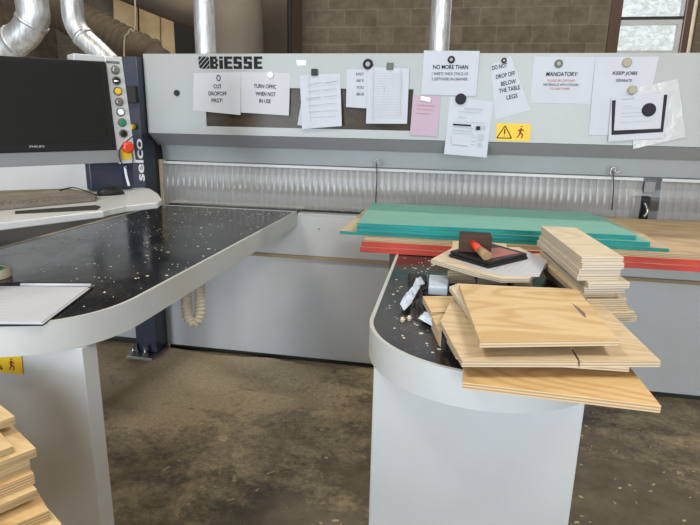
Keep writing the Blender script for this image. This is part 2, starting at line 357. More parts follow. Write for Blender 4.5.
# base cabinet
MB().box((-1.765, 3.03, .69), (bx1, 3.4, .928)).build('base_upper_panel', 'white', saw, .003)
MB().box((-1.765, 3.035, .045), (bx1, 3.4, .672)).build('base_lower_panel', 'white', saw, .003)
MB().box((-1.765, 3.015, .672), (bx1, 3.38, .69)).build('dust_ledge', 'dust', saw)
MB().box((-1.75, 3.08, 0), (bx1, 3.35, .045)).build('toe_recess', 'matte_black', saw)
MB().box((-.87, 3.028, .928), (bx1, 3.4, .940)).build('table_ledge', 'apron', saw)
MB().box((-.868, 3.10, .940), (bx1, 3.2, .952)).build('dark_gap_strip', 'matte_black', saw)  # black strip stands in for the shaded gap beneath the curtain
def screw(p, r=.004, name='screw', m_='matte_black', parent=saw, n=Vector((0, -1, 0)), d=.004):
    return MB().tube([Vector(p), Vector(p)+n*d], r, 12).build(name, m_, parent)
screw(onY(319, 229, 3.03), .004); screw(onY(177, 93, BY), .017, 'knock_out_plug', 'black', d=.006)
screw(onY(233, 264, 3.034), .006)
# strip curtains
def curtain(x0, x1, zb=.956):
    c = MB().box((x0, 3.065, 1.192), (x1, 3.09, 1.206)).build('strip_curtain', 'apron', saw)
    tag(c, 'white top rail carrying clear plastic strips')
    wdt = .036; n = int(round((x1-x0)/wdt)); first = None
    prof = [(3.078, 1.195), (3.070, 1.15), (3.060, 1.10), (3.058, 1.05), (3.062, 1.00), (3.066, zb)]
    s = MB(); vs = []; fs = []
    for k, (y, z) in enumerate(prof):
        for q in range(5):
            u = q/4; vs.append((u*(wdt+.004), y-.0025*math.sin(u*PI)+.005*u, z))
    for k in range(len(prof)-1):
        for q in range(4): a = k*5+q; fs.append((a, a+1, a+6, a+5))
    s.add(vs, fs, True)
    for i in range(n):
        if first is None:
            first = s.build('curtain_strip', 'pvc', c); o = first
        else:
            o = first.copy(); COL.objects.link(o); o.parent = c
        o.location = Vector((x0+i*wdt, random.uniform(-.003, .003), random.uniform(-.001, .002)))-world_loc(c)
    return c
curtain(-1.71, .955); curtain(1.045, 2.25)
MB().box((-1.735, 3.05, .95), (-1.712, 3.1, 1.215)).build('curtain_end_post', 'beige', saw, .002)
MB().box((.965, 3.16, .955), (1.035, 3.2, 1.10)).build('clamp_plate', 'black', saw, .004)
MB().box((.975, 3.10, 1.125), (1.03, 3.12, 1.185)).build('clamp_cover', 'grey', saw, .004)
w = MB(); w.tube(spline([(1.0, 3.14, 1.07), (1.012, 3.11, 1.03), (.995, 3.10, 1.0)], 6), .008, 10); w.build('clamp_lever', 'steel', saw)
# column
cx0, cx1 = -1.872, -1.733
MB().box((cx0, 2.89, .045), (cx1, 3.02, 1.775)).build('column', 'navy', saw, .003)
MB().box((cx0+.03, 3.02, .95), (-1.732, 3.3, 1.365)).build('column_rear', 'matte_black', saw)
w = MB().box((-1.895, 2.81, .025), (-1.725, 3.02, .042)).build('foot_plate', 'steel', saw, .002)
for x in (-1.87, -1.79):
    MB().tube([(x, 2.85, 0), (x, 2.85, .10)], .009, 10).tube([(x, 2.85, .042), (x, 2.85, .060)], .017, 6, smooth=False).build('levelling_bolt', 'steel', saw)
text('selco', onY(139.5, 160, 2.885), .235, .050, 'letter_white', saw, 'column_lettering', U=Vector((0, 0, 1)), V=Vector((-1, 0, 0)), bold=.02)
MB().box((-1.82, 2.86, 1.53), (-1.737, 2.89, 1.62)).build('junction_box', 'matte_black', saw, .003)
screw(onY(134, 127, 2.885), .016, 'indicator_lamp', 'yellow', d=.04)
# maker's name, heavy square letters
def logo():
    lg = MB(); p0 = onY(199, 68.8, BY); p1 = onY(265, 68.3, BY); z0 = p0.z; h = .063; y = BY-.001
    def rc(x, a, b_, c, d): lg.box((x+a, y-.0006, z0+b_*h), (x+c, y, z0+d*h))
    # striped square
    x = p0.x; s = h
    for k in range(5):
        a = -.95+k*.40; wdt = .31
        pts = []
        q = [(max(0, a), max(0, -a)), (max(0, a+wdt), max(0, -(a+wdt))), (min(1, 1+a+wdt), min(1, 1-a-wdt)), (min(1, 1+a), min(1, 1-a))]
        q = [(u, v) for u, v in q]
        lg.prism([(x+u*s, y, z0+v*s) for u, v in q], (0, -.0006, 0))
    x = p0.x+.066; W = .047; t = .21; g = .0535
    st = .0205
    # B
    rc(x, 0, 0, st, 1); rc(x, st, 0, W-.006, t); rc(x, st, 1-t, W-.008, 1); rc(x, st, .4, W-.008, .6); rc(x, W-.016, t, W, .42); rc(x, W-.018, .58, W-.002, 1-t); x += W+.006
    rc(x, 0, 0, st, .72); rc(x, 0, .80, st, 1); x += st+.007
    def Ee(x): rc(x, 0, 0, st, 1); rc(x, st, 0, W, t); rc(x, st, 1-t, W, 1); rc(x, st, .4, W-.004, .6)
    def Ss(x): rc(x, 0, 0, W, t); rc(x, 0, 1-t, W, 1); rc(x, 0, .4, W, .6); rc(x, 0, .6, st, 1-t); rc(x, W-st, t, W, .4); rc(x, 0, t, .012, .28); rc(x, W-.012, .72, W, 1-t)
    Ee(x); x += g; Ss(x); x += g+.004; Ss(x); x += g+.004; Ee(x)
    return lg.build('maker_logo', 'ink', saw)
logo()
MB().prism([onY(296.5, 60, BY), onY(306, 60.5, BY), onY(305.5, 65, BY), onY(297, 65.5, BY)], (0, -.001, 0)).build('label_sticker', 'magnet_white', saw)

def warning(parent, quad, Yp, fig_only=False):
    P = [onY(u, v, Yp) for u, v in quad]
    s = MB().prism(P, (0, -.0015, 0)).build('warning_sticker', 'yellow', parent)
    tag(s, 'yellow warning sticker with triangle and figure')
    c = sum(P, Vector())/4; W = (P[1]-P[0]).length; Hh = (P[0]-P[3]).length; y = Yp-.0022
    ox, oz = c.x, c.z
    tri = MB()
    def tube2(a, b_, r_): tri.tube([(ox+a[0]*Hh, y, oz+a[1]*Hh), (ox+b_[0]*Hh, y, oz+b_[1]*Hh)], r_*Hh, 6)
    L0 = -W/Hh*.25
    A, B, C_ = (L0, .36), (L0-.42, -.34), (L0+.42, -.34)
    tube2(A, B, .028); tube2(B, C_, .028); tube2(C_, A, .028); tube2((L0, .17), (L0, -.10), .035); tube2((L0, -.21), (L0, -.24), .035)
    tri.build('warning_triangle', 'ink', s)
    f_ = MB(); L1 = W/Hh*.22
    def t3(a, b_, r_): f_.tube([(ox+(L1+a[0])*Hh, y, oz+a[1]*Hh), (ox+(L1+b_[0])*Hh, y, oz+b_[1]*Hh)], r_*Hh, 6)
    t3((.02, .32), (.02, .36), .06); t3((0, .24), (-.04, 0), .055); t3((-.02, .2), (.16, .10), .03); t3((0, .2), (-.16, .08), .03); t3((-.04, 0), (.12, -.14), .035); t3((.12, -.14), (.06, -.32), .03); t3((-.04, 0), (-.10, -.18), .035); t3((-.10, -.18), (-.20, -.30), .03)
    f_.build('warning_figure', mat('sticker_maroon', (.25, .015, .02), .6), s)
    return s
warning(saw, [(496.5, 123), (531, 124), (529.5, 141.5), (496, 140.5)], BY-.0002)

# ---------------------------------------------------------------- notices on the beam
def sheet(label, quad, Yp=BY, m_='paper', name='paper_notice', cat='paper notice', curl=.0):
    P = [onY(u, v, Yp) for u, v in quad]
    # a subdivided, slightly curling sheet
    n = 8; mb = MB(); vs = []
    for side in (0, 1):
        for j in range(n+1):
            for i in range(n+1):
                a = i/n; b_ = j/n
                p = (P[0]*(1-a)+P[1]*a)*(1-b_)+(P[3]*(1-a)+P[2]*a)*b_
                off = .0015+curl*(b_**2)*.03
                vs.append((p.x, Yp-off-(0 if side else -.0008), p.z))
    m2 = (n+1)**2; fs = []
    for j in range(n):
        for i in range(n):
            a = j*(n+1)+i; fs.append((m2+a, m2+a+n+1, m2+a+n+2, m2+a+1)); fs.append((a, a+1, a+n+2, a+n+1))
    e = [i for i in range(n+1)]+[j*(n+1)+n for j in range(1, n+1)]+[n*(n+1)+i for i in range(n-1, -1, -1)]+[j*(n+1) for j in range(n-1, 0, -1)]
    for k in range(len(e)): a, b_ = e[k], e[(k+1) % len(e)]; fs.append((a, m2+a, m2+b_, b_))
    c = sum(P, Vector())/4
    ob = mb.add(vs, fs, False).build(name, m_, origin=(c.x, Yp, c.z))
    tag(ob, label, cat); ob['_y'] = Yp
    return ob
def line(parent, u0, u1, v, Yp, m_='ink', wpx=.5, off=.004, v1=None):
    v1 = v if v1 is None else v1
    a = onY(u0, v, Yp-off); b_ = onY(u1, v1, Yp-off); t = wpx*.0055
    return (a, b_, t)
def rules(parent, rows, Yp, m_='greyink', off=.004, name='printed_lines'):
    mb = MB()
    for u0, v0, u1, v1, wpx in rows:
        a = onY(u0, v0, Yp-off); b_ = onY(u1, v1, Yp-off); d = (b_-a).normalized(); nn = Vector((-d.z, 0, d.x))*wpx*.0029
        mb.prism([a-nn, b_-nn, b_+nn, a+nn], (0, -.0003, 0))
    return mb.build(name, m_, parent)
def tx(body, u, v, wpx, hpx, parent, Yp=BY, m_='ink', roll=0, bold=.01, shear=0, off=.0035):
    k = 3.3/F_PX*1.01
    c = onY(u, v, Yp-off); return text(body, c, wpx*abs((onY(u+.5, v, Yp)-onY(u-.5, v, Yp)).x), hpx*abs((onY(u, v-.5, Yp)-onY(u, v+.5, Yp)).z), m_, parent, roll=roll, bold=bold, shear=shear)
def magnet(label, u, v, r, m_='magnet', Yp=BY, knob=None):
    c = onY(u, v, Yp-.004)
    mb = MB().tube([c, c+Vector((0, -.004, 0)), c+Vector((0, -.006, 0))], lambda i: r if i < 2 else r*.85, 24)
    ob = mb.build('round_magnet', m_, origin=c)
    tag(ob, label, 'magnet')
    if knob: MB().tube([c+Vector((0, -.006, 0)), c+Vector((0, -.008, 0))], r*.45, 16).build('magnet_boss', knob, ob)
    return ob

s1 = sheet('grey paper notice reading CUT DROPOFF FIRST beneath the maker name', [(194, 73), (241, 72.2), (240.6, 115), (193, 110.5)], m_='papergrey')
tx('CUT', 217.5, 86.3, 8, 4, s1); tx('DROPOFF', 217.5, 93.5, 18, 4, s1); tx('FIRST!', 217, 100.4, 11, 4, s1)
s2 = sheet('grey paper notice reading TURN OFFIC WHEN NOT IN USE', [(241.3, 72), (290.3, 73), (289, 115.5), (241, 112.5)], m_='papergrey')
tx('TURN OFFIC', 265, 86.3, 22.5, 4, s2, roll=-.03); tx('WHEN NOT', 265.5, 94, 20, 4.2, s2, roll=-.03); tx('IN USE', 265, 101, 11.5, 4, s2, roll=-.03)
w = MB(); c = onY(218.5, 78, BY-.004); path = [c+Vector((math.cos(a)*.010, 0, math.sin(a)*.014)) for a in [k*PI/10 for k in range(21)]]
tag(MB().tube(path, .0022, 6).build('magnet_hook', 'magnet', origin=c), 'small open ring magnet holding the CUT DROPOFF FIRST notice', 'magnet')
magnet('white round magnet on the TURN OFFIC notice', 270.5, 75, .0165, 'magnet_white')

s3 = sheet('handwritten ruled sheet hung under a black clip over the window edge', [(299.5, 75.5), (340, 73.5), (342.5, 126), (303, 129)], curl=.6)
rules(s3, [(308, 85, 321, 82.5, .5), (324, 83, 337, 81, .5), (306, 99, 321, 97, .7), (323, 97, 337, 95.5, .4), (308, 92, 320, 90, .35), (323, 90, 336, 88.5, .35), (308, 106, 336, 103, .3), (309, 112, 338, 110, .3), (309.5, 118, 338, 116, .3)], BY-.0, off=.014)
rules(s3, [(308, 76.5, 311, 127, .3)], BY, 'paleink', off=.016, name='margin_line')
s3b = sheet('torn white paper scrap peeking out left of the ruled sheet', [(302, 98), (305.5, 96), (306, 126), (297.5, 125)], m_='paper', name='paper_scrap', cat='paper')
s4 = sheet('half hidden notice with faint handwriting left of the grid sheet', [(347, 69.5), (372, 69.5), (369, 108.5), (346, 107)])
for q, (t_, vv) in enumerate((('B NOT', 74), ('ASK IF', 80.5), ('YOU', 87.5), ('ARE IN', 94))): tx(t_, 360, vv, 7.5, 3, s4, bold=0)
s5 = sheet('blue lined form sheet with dark square clip in front of a notice', [(368.5, 67), (409.5, 68.5), (407, 123.8), (366, 123.5)], Yp=BY-.006, m_='paper')
rules(s5, [(371+.0*k, 73+2.6*k, 404, 73.6+2.6*k, .25) for k in range(18)], BY-.006, 'paleink')
rules(s5, [(373.5, 68, 373, 122, .3), (401.5, 70, 400, 115, .25), (384, 86, 384.5, 92, .7)], BY-.006, 'paleink', off=.0045, name='column_lines')
s6 = sheet('pink paper sheet hanging low beside the white form', [(413, 95), (441, 96.5), (437.5, 136.5), (410, 135)], m_='pink', curl=.2)
rules(s6, [(417, 105, 435, 106, .4), (416, 109, 434, 110, .3), (416, 113, 430, 114, .3)], BY, 'redink', off=.006)
tag(MB().prism([onY(421, 96, BY-.006), onY(431, 98, BY-.006), onY(430, 102, BY-.006), onY(420.5, 100, BY-.006)], (0, -.003, 0)).build('paper_clip', 'magnet_white'), 'small white clip holding the pink paper sheet', 'clip')
s7 = sheet('white notice reading NO MORE THAN sticking above the beam edge', [(424, 50.5), (479.8, 51), (476, 96), (421, 94.5)], Yp=BY-.004)
tx('NO MORE THAN', 450.5, 67, 35, 4.2, s7, Yp=BY-.004, bold=.015); tx('1 SHEETS THICK STACK OF', 450, 73.7, 36, 2.8, s7, Yp=BY-.004, m_='ink', bold=0); tx('2 LEFTOVERS IN DRAWER', 449.5, 79, 36, 2.8, s7, Yp=BY-.004, bold=0)
s8 = sheet('printed white form with barcode table below the NO MORE THAN notice', [(450, 96.5), (493, 102), (486.5, 157.5), (444, 154)], curl=.25)
rules(s8, [(464, 108.3, 483, 109.6, .5), (458, 111.5, 481, 113.2, .35), (458, 117, 466, 117.6, .5), (456, 121, 485, 123.2, .25), (453, 127, 476, 128.8, .3), (452.5, 130, 472, 131.5, .5), (452, 133, 474, 134.6, .3), (451, 135, 451, 144, .3), (452, 144.5, 468, 146, .6), (471, 137, 476, 137.4, .4), (471, 141, 476, 141.5, .4), (470, 144.5, 475, 145, .4)], BY, 'greyink', off=.010)
rules(s8, [(453, 124.4, 471, 125.6, 1.4), (476, 128, 480, 128.3, 3.4)], BY, 'ink', off=.010, name='printed_bar')
rules(s8, [(480.5, 127, 485, 127.4, 3), (478, 137, 483, 137.4, 5), (477.5, 144.5, 481.5, 144.8, 4)], BY, 'paleink', off=.0095, name='printed_blocks')
s9 = sheet('tilted notice reading DO NOT DROP OFF BELOW THE TABLE LEGS', [(490.5, 65), (511, 56.5), (530.3, 110), (495.5, 119.5)])
rl = .21
for t_, u, v, wd in (('DO NOT', 499.5, 66.5, 15), ('DROP OFF', 505.5, 75, 19), ('BELOW', 508.5, 82.5, 15), ('THE TABLE', 509.5, 89, 21), ('LEGS', 512, 96.5, 11)): tx(t_, u, v, wd, 4.4, s9, roll=rl, bold=.008)
s10 = sheet('white notice reading MANDATORY with red and black lines', [(534, 56.5), (595.5, 57), (590, 104), (530, 103)])
tx('MANDATORY:', 562, 74, 32, 4.3, s10, bold=.012, shear=.15); tx('PLEASE BE CERTAIN', 561, 80.5, 27, 2.4, s10, bold=0, m_='redink'); tx('MATERIALS IS WITH STICKERS', 561, 84.7, 35, 2.4, s10, bold=0, m_='ink'); tx('TO SAW PAPER', 560, 88.7, 20, 2.4, s10, bold=0, m_='redink')
s11 = sheet('large white notice reading KEEP JOBS SEPARATE beside MANDATORY', [(595.5, 57), (659, 56.5), (641, 135.5), (588.5, 135)], Yp=BY-.002)
tx('KEEP JOBS', 625, 73.6, 25, 4.4, s11, Yp=BY-.002, bold=.014, shear=.15); tx('SEPARATE', 624, 80.5, 16, 3, s11, Yp=BY-.002, bold=.005)
# plastic document sleeve over KEEP JOBS
s12 = sheet('crumpled clear plastic sleeve hanging over the KEEP JOBS notice', [(633, 89), (678, 78.5), (685.5, 137), (633, 149)], Yp=BY-.006, m_='sleeve', name='plastic_sleeve', cat='plastic sleeve')
s13 = sheet('white card with dark inner border under the clear sleeve', [(611.5, 97), (669, 92), (664, 138), (608, 141.5)], Yp=BY-.010, name='document_card', cat='card')
MB().prism([onY(612, 100.5, BY-.013), onY(667.5, 94.5, BY-.013), onY(663, 132, BY-.013), onY(611.5, 135, BY-.013)], (0, -.0005, 0)).build('dark_border', 'magnet', s13)
MB().prism([onY(616, 97.5, BY-.0145), onY(664, 93, BY-.0145), onY(660.5, 128.5, BY-.0145), onY(614, 130.5, BY-.0145)], (0, -.0005, 0)).build('printed_sheet', 'paper', s13)
rules(s13, [(622, 99.5, 634, 98.5, .8), (624, 106.5, 632, 105.8, .4), (622, 109, 640, 107.8, .25), (621, 113.5, 642, 112.3, .35), (620.5, 117, 642, 115.6, .35), (620, 122.5, 653, 121, .3)], BY-.0115, 'greyink')
magnet('large black round magnet on the card in the plastic sleeve', 648.8, 109.8, .031, Yp=BY-.0125)
magnet('tan round magnet above the KEEP JOBS lettering', 627, 62.5, .021, 'magnet_tan', Yp=BY-.002)
magnet('tan round magnet at the top of the plastic sleeve', 632.5, 90, .020, 'magnet_tan', Yp=BY-.0125)
magnet('dark ringed magnet on the NO MORE THAN notice', 451.3, 59.7, .018, 'magnet', Yp=BY-.004, knob='magnet_tan')
magnet('big black magnet at the top of the printed white form', 460.7, 99, .027, 'magnet', Yp=BY-.004)
magnet('small dark magnet on the tilted DO NOT DROP OFF notice', 504, 60.5, .013, 'magnet', Yp=BY, knob='magnet_tan')
magnet('grey green magnet above the word MANDATORY', 558.7, 63.7, .019, 'magnet_green', Yp=BY, knob='magnet_tan')
magnet('grey ringed magnet left of the blue lined form', 368, 64.2, .026, 'magnet', Yp=BY-.002, knob='greyink')
c = onY(314.7, 72.3, BY-.004); tag(MB().box((c.x-.017, c.y-.010, c.z-.017), (c.x+.017, c.y, c.z+.017)).build('bulldog_clip', 'black', bevel=.003), 'black square clip holding the handwritten ruled sheet', 'clip')
c = onY(390, 66.3, BY-.009); tag(MB().box((c.x-.017, c.y-.006, c.z-.017), (c.x+.017, c.y, c.z+.017)).build('square_magnet', 'magnet_green', bevel=.003), 'dark green square magnet holding the blue lined form', 'magnet')

# pull cords hanging at the curtain
for u, v0, v1, lab in ((376.5, 163, 205, 'black pull cord hooked over the curtain above the teal boards'), (613, 171, 210, 'black pull cord hooked over the curtain left of the curtain gap')):
    a = onY(u, v0, 3.045); b_ = onY(u-1, v1, 3.045)
    o = MB().tube(spline([a, a*.6+b_*.4+Vector((.004, 0, 0)), b_], 6), .0028, 8).build('pull_cord', 'matte_black', origin=b_)
    tag(o, lab, 'cord')
    MB().tube(spline([a+Vector((-.012, 0, -.02)), a+Vector((-.008, 0, .012)), a+Vector((.010, 0, .014)), a+Vector((.012, 0, -.005)), a+Vector((.04, 0, -.004))], 6), .0035, 8).build('hook', 'steel', o)

# ---------------------------------------------------------------- tables
def offset_in(poly, d):
    n = len(poly); out = []
    for i in range(n):
        p0 = Vector(poly[i-1]); p1 = Vector(poly[i]); p2 = Vector(poly[(i+1) % n])
        a = (p1-p0).normalized(); b_ = (p2-p1).normalized(); na = Vector((-a.y, a.x)); nb = Vector((-b_.y, b_.x))
        m_ = (na+nb).normalized(); k = d/max(.3, m_.dot(na)); out.append(tuple(p1+m_*k))
    return out   # counter-clockwise polygons
def chips(name, label, poly_test, bbox, n, parent=None):
    mb = MB(); rnd = random.Random(name+label)
    k = 0
    while k < n:
        x = rnd.uniform(bbox[0], bbox[1]); y = rnd.uniform(bbox[2], bbox[3])
        if not poly_test(x, y): continue
        k += 1; s = rnd.choice([.0018, .0025, .003, .004, .006])*rnd.uniform(.7, 1.2); a0 = rnd.uniform(0, PI)
        pts = [(x+s*math.cos(a0+q*PI/2.5)*rnd.uniform(.6, 1.2), y+s*math.sin(a0+q*PI/2.5)*rnd.uniform(.5, 1), bbox[4]) for q in range(5)]
        mb.prism(pts, (0, 0, .0012))
    o = mb.build(name, 'chip'); tag(o, label, 'wood chips', kind='stuff'); return o
TZ = .95
def table(poly, loc, label, name):
    t = empty(name, loc, label, 'table')
    inner = offset_in(poly, .010)
    MB().ring(poly, inner, .868, TZ+.001).build('apron', 'apron', t)
    MB().slab(offset_in(poly, .0105), .915, TZ-.001).build('table_top', 'laminate', t)
    return t
# left
def left_curve():
    pts = []
    cx, rx, cy, ry, e = -1.297, .425, 1.40, .345, 2.5
    for k in range(97):
        a = PI*k/96; c, s = math.cos(PI+a), math.sin(PI+a)
        pts.append((cx+rx*math.copysign(abs(c)**(2/e), c), cy+ry*math.copysign(abs(s)**(2/e), s)))
    return pts
lp = left_curve()+[(-.872, 2.0), (-.872, 3.02), (-1.722, 3.02), (-1.722, 2.0)]
lt = table(lp, (-1.3, 1.9, 0), 'black topped table with rounded grey apron under the control console', 'saw_table')
MB().box((-1.700, 3.022, .941), (-.872, 3.098, TZ)).build('rear_flap', 'laminate', saw)
MB().box((-1.60, 1.180, 0), (-.922, 1.240, .867)).build('leg', 'white', lt, .002)
warning(lt, [(-14, 354.5), (21.3, 354), (23.5, 374.3), (-12, 371)], 1.1775)
MB().box((-1.728, 1.75, .945), (-1.7225, 3.02, .953)).build('side_trim', 'handle_wood', lt)
# right
rp = []
for k in range(97):
    a = PI*k/96; rp.append((.100-.293*math.cos(a), 1.372-.293*math.sin(a)))
rp += [(.393, 2.2), (.393, 3.010), (-.205, 3.010), (-.205, 2.2)]
rtb = table(rp, (.1, 1.9, 0), 'black topped table with round white end carrying the stacked boards', 'saw_table')
MB().box((-.165, 1.245, 0), (.336, 1.31, .867)).build('leg', 'white', rtb, .006)
MB().box((-.12, 2.7, 0), (.32, 2.76, .867)).build('leg', 'white', rtb, .006)
MB().box((-.235, 2.15, .84), (-.2055, 2.3, .94)).build('side_bracket', 'brownduct', rtb)
chips('wood_chips', 'pale wood chips scattered over the black table under the console', lambda x, y: y > 1.4 or (x+1.3)**2/.15+(y-1.4)**2/.09 < 1, (-1.68, -.89, 1.1, 3.0, TZ-.0008), 290)
chips('wood_chips', 'pale wood chips scattered on the round ended black table', lambda x, y: y > 1.37 or (x-.1)**2+(y-1.37)**2 < .25**2, (-.17, .05, 1.12, 2.08, TZ-.0008), 110)
# dark side surface beyond the left table
sd = empty('machine_cabinet', (-2.1, 2.2, 0), 'low dark machine cabinet with flat top left of the console table', 'cabinet')
MB().box((-2.6, 1.5, .66), (-1.745, 2.05, .90)).build('cabinet_body', 'matte_black', sd)
for x in (-2.55, -1.80):
    for y in (1.55, 2.0): MB().box((x-.03, y-.03, 0), (x+.03, y+.03, .66)).build('leg', 'matte_black', sd)
MB().box((-2.7, 1.45, .90), (-1.732, 2.84, .945)).build('cabinet_top', M['matte_black'], sd)
# white electrical cabinet far left
ec = empty('electrical_cabinet', (-2.6, 3.3, 0), 'tall white electrical cabinet behind the monitor', 'cabinet')
MB().box((-3.4, 3.06, .05), (-1.90, 3.5, 1.50)).build('cabinet_body', 'white', ec, .004)
MB().box((-3.38, 3.09, 0), (-1.92, 3.45, .05)).build('plinth', 'matte_black', ec)

# hanging hose under the left table
def corr(path, r, amp, pitch): # corrugated tube
    P = [Vector(p) for p in path]; out = []; acc = 0
    L_ = sum((P[i+1]-P[i]).length for i in range(len(P)-1)); n = int(L_/(pitch/4)); d = []; s = 0
    for i in range(len(P)-1): d.append(s); s += (P[i+1]-P[i]).length
    d.append(s)
    for k in range(n+1):
        t = k/n*s; i = max(j for j in range(len(P)) if d[j] <= t+1e-9); i = min(i, len(P)-2)
        u = (t-d[i])/max(1e-9, d[i+1]-d[i]); out.append(P[i].lerp(P[i+1], min(1, u)))
    return out, (lambda i: r+amp*(1 if i % 4 == 0 else (-1 if i % 4 == 2 else 0)))
hy = 2.0
hp, hr = corr(spline([(-1.050, hy, .914), (-1.052, hy, .75), (-1.050, hy, .66), (-1.030, hy+.01, .624), (-1.007, hy+.02, .66), (-1.005, hy+.03, .75), (-1.005, hy+.03, .914)], 10), .020, .0035, .016)
tag(MB().tube(hp, hr, 14).build('corrugated_hose', 'beige', origin=(-1.03, hy, .6)), 'beige corrugated hose looped beneath the console table', 'hose')

# ---------------------------------------------------------------- control console
TH = math.radians(38); CU = Vector((math.sin(TH), math.cos(TH), 0)); CN = Vector((math.cos(TH), -math.sin(TH), 0)); P0 = onY(103, 62, 2.1)
def cp(s, n, z): return Vector((P0.x, P0.y, 0))+CU*s+CN*n+Vector((0, 0, z))
def onC(u, v, n=0.):
    d = ray(u, v); o = P0+CN*n; t = (o-CAM).dot(CN)/d.dot(CN); return CAM+d*t
def cbox(s0, s1, n0, n1, z0, z1): return MB().prism([cp(s0, n0, z0), cp(s1, n0, z0), cp(s1, n1, z0), cp(s0, n1, z0)], (0, 0, z1-z0))
con = empty('control_console', cp(0, -.05, 1.14), 'white operator console with keyboard tray and column of push buttons', 'console')
cbox(-.105, .068, -.10, -.014, 1.27, 1.69).build('housing', 'white', con, .004)
MB().prism([onC(103.5, 57, .0), onC(120.5, 57, .0), onC(135, 162.5, .0), onC(118, 163.5, .0)], CN*.014).build('button_panel', M['white'], con, .002)
MB().prism([onC(-30, 153.5, .0), onC(117, 149.5, .0), onC(118, 162, .0), onC(-30, 168, .0)], CN*.03).build('lower_bar', 'grey', con, .002)
cbox(-.085, .095, -.075, -.02, 1.155, 1.27).build('bracket', 'navy', con, .004)
MB().tube([cp(-.05, -.09, 1.29), Vector((-2.2, 3.055, 1.29))], .03, 14).build('support_arm', 'navy', con)
tp = [onZ(*q, 1.15) for q in ((0, 223), (103, 211), (110, 209), (126, 206), (158, 202.5), (162, 199), (158, 193.5), (150, 188.5))]
tp = [(-1.42, 1.06)]+[(p.x, p.y) for p in tp]+[(-1.36, 2.25), (-1.499, 2.13), (-1.95, 1.75), (-1.9, 1.4)]
MB().slab(tp, 1.128, 1.15).build('keyboard_tray', 'white', con, .004)
sl = [onZ(*q, 1.152) for q in ((15, 213.5), (97, 209.5), (101, 206.5), (96, 204.8), (15, 210.8))]
MB().slab([(p.x, p.y) for p in sl], 1.1495, 1.1515).build('tray_slot', 'matte_black', con)
text('BIESSE', onC(113, 62.3, .015), .052, .009, 'ink', con, 'console_logo', U=CU, V=Vector((0, 0, 1)), bold=.03)
for u, v, c_, nm in ((115, 70, 'steel', 'push_button'), (116.3, 80.8, 'black', 'push_button'), (117.6, 91.3, 'yellow', 'push_button'), (119, 102, 'steel', 'push_button'), (120.4, 112, 'magnet_white', 'push_button'), (121.9, 122.6, 'green', 'push_button'), (123.3, 133.5, 'black', 'push_button')):
    p = onC(u, v, .014)
    rg_ = MB().tube([p, p+CN*.004], .0175, 20).build(nm, 'steel', con)
    MB().tube([p+CN*.004, p+CN*.009, p+CN*.011], lambda i: .0125 if i < 2 else .010, 20).build('button_cap', c_, rg_)
p = onC(116.3, 81, .026); w = MB().box((p.x-.006, p.y-.006, p.z-.003), (p.x+.006, p.y+.006, p.z+.003)); w.build('button_mark', 'magnet_white', con)
p = onC(125.5, 153, .014); es = MB().prism([onC(120.5, 146, .014), onC(130.5, 146, .014), onC(131, 159, .014), onC(122, 159, .014)], CN*.006).build('emergency_plate', 'yellow', con)
p = onC(125.8, 147, .02)
MB().tube([p, p+CN*.015, p+CN*.018, p+CN*.032, p+CN*.038], lambda i: (.012, .012, .0245, .023, .014)[i], 24).build('emergency_stop', 'red', con)
MB().tube(spline([onC(134, 135, .03), onC(122, 146, .05), onC(119, 155, .05), onC(123, 165, .04), onC(131, 170, .03), onC(133, 158, .04), onC(131, 150, .05)], 8), .0022, 8).build('cable_loop', 'black', con)
MB().tube(spline([onC(125, 166, .0), onC(126, 174, .0), onC(129, 186, .01)], 6), .0055, 8).build('white_cable_tag', 'letter_white', con)
# monitor
mon = empty('monitor', cp(-.2, .0, 1.31), 'black flat monitor mounted on the operator console', 'monitor')
MB().prism([onC(-25, 55, .001), onC(103, 62, .001), onC(113, 149.5, .001), onC(-25, 153.5, .001)], CN*.034).build('monitor_frame', 'black', mon, .004)
MB().prism([onC(-25, 60, .036), onC(98.5, 65.5, .036), onC(108, 140.5, .036), onC(-25, 144.5, .036)], CN*.001).build('screen', 'screen', mon)
text('PHILIPS', onC(37, 146.5, .0355), .05, .0075, 'paleink', mon, 'monitor_logo', U=CU, V=Vector((0, 0, 1)), bold=.01)
# keyboard and mouse
kq = [onZ(*q, 1.165) for q in ((-10, 191.5), (70, 189), (97, 194), (95, 197.5), (-10, 207))]
kb = tag(MB().slab([(p.x, p.y) for p in kq], 1.151, 1.168).build('keyboard', 'kb', bevel=.003), 'dusty brown keyboard under a cover on the console tray', 'keyboard')
# rows of keys
a0 = onZ(-8, 206, 1.168); a1 = onZ(94, 197, 1.168); b1 = onZ(72, 190, 1.168); ksd = (a1-a0); kn = ksd.length; kd = ksd.normalized(); kperp = Vector((-kd.y, kd.x, 0))
km = MB()
for row in range(4):
    for k in range(int(kn/.021)):
        o_ = a1-kd*(.012+k*.021)+kperp*(.012+row*.021)
        km.prism([o_-kd*.008-kperp*.008, o_+kd*.008-kperp*.008, o_+kd*.008+kperp*.008, o_-kd*.008+kperp*.008], (0, 0, .004))
km.build('keys', 'kb', kb)
mc = onZ(110.5, 193.5, 1.155); mo = MB(); vs = []; fs = []
for j in range(7):
    ph = j/6*PI/2
    for k in range(20):
        a = 2*PI*k/20; vs.append(mc+Vector((0, 0, -.004))+CU*(.055*math.cos(ph)*math.cos(a))+CN*(.032*math.cos(ph)*math.sin(a))+Vector((0, 0, .032*math.sin(ph))))
for j in range(6):
    for k in range(20): fs.append((j*20+k, j*20+(k+1) % 20, (j+1)*20+(k+1) % 20, (j+1)*20+k))
fs.append(tuple(range(19, -1, -1)))
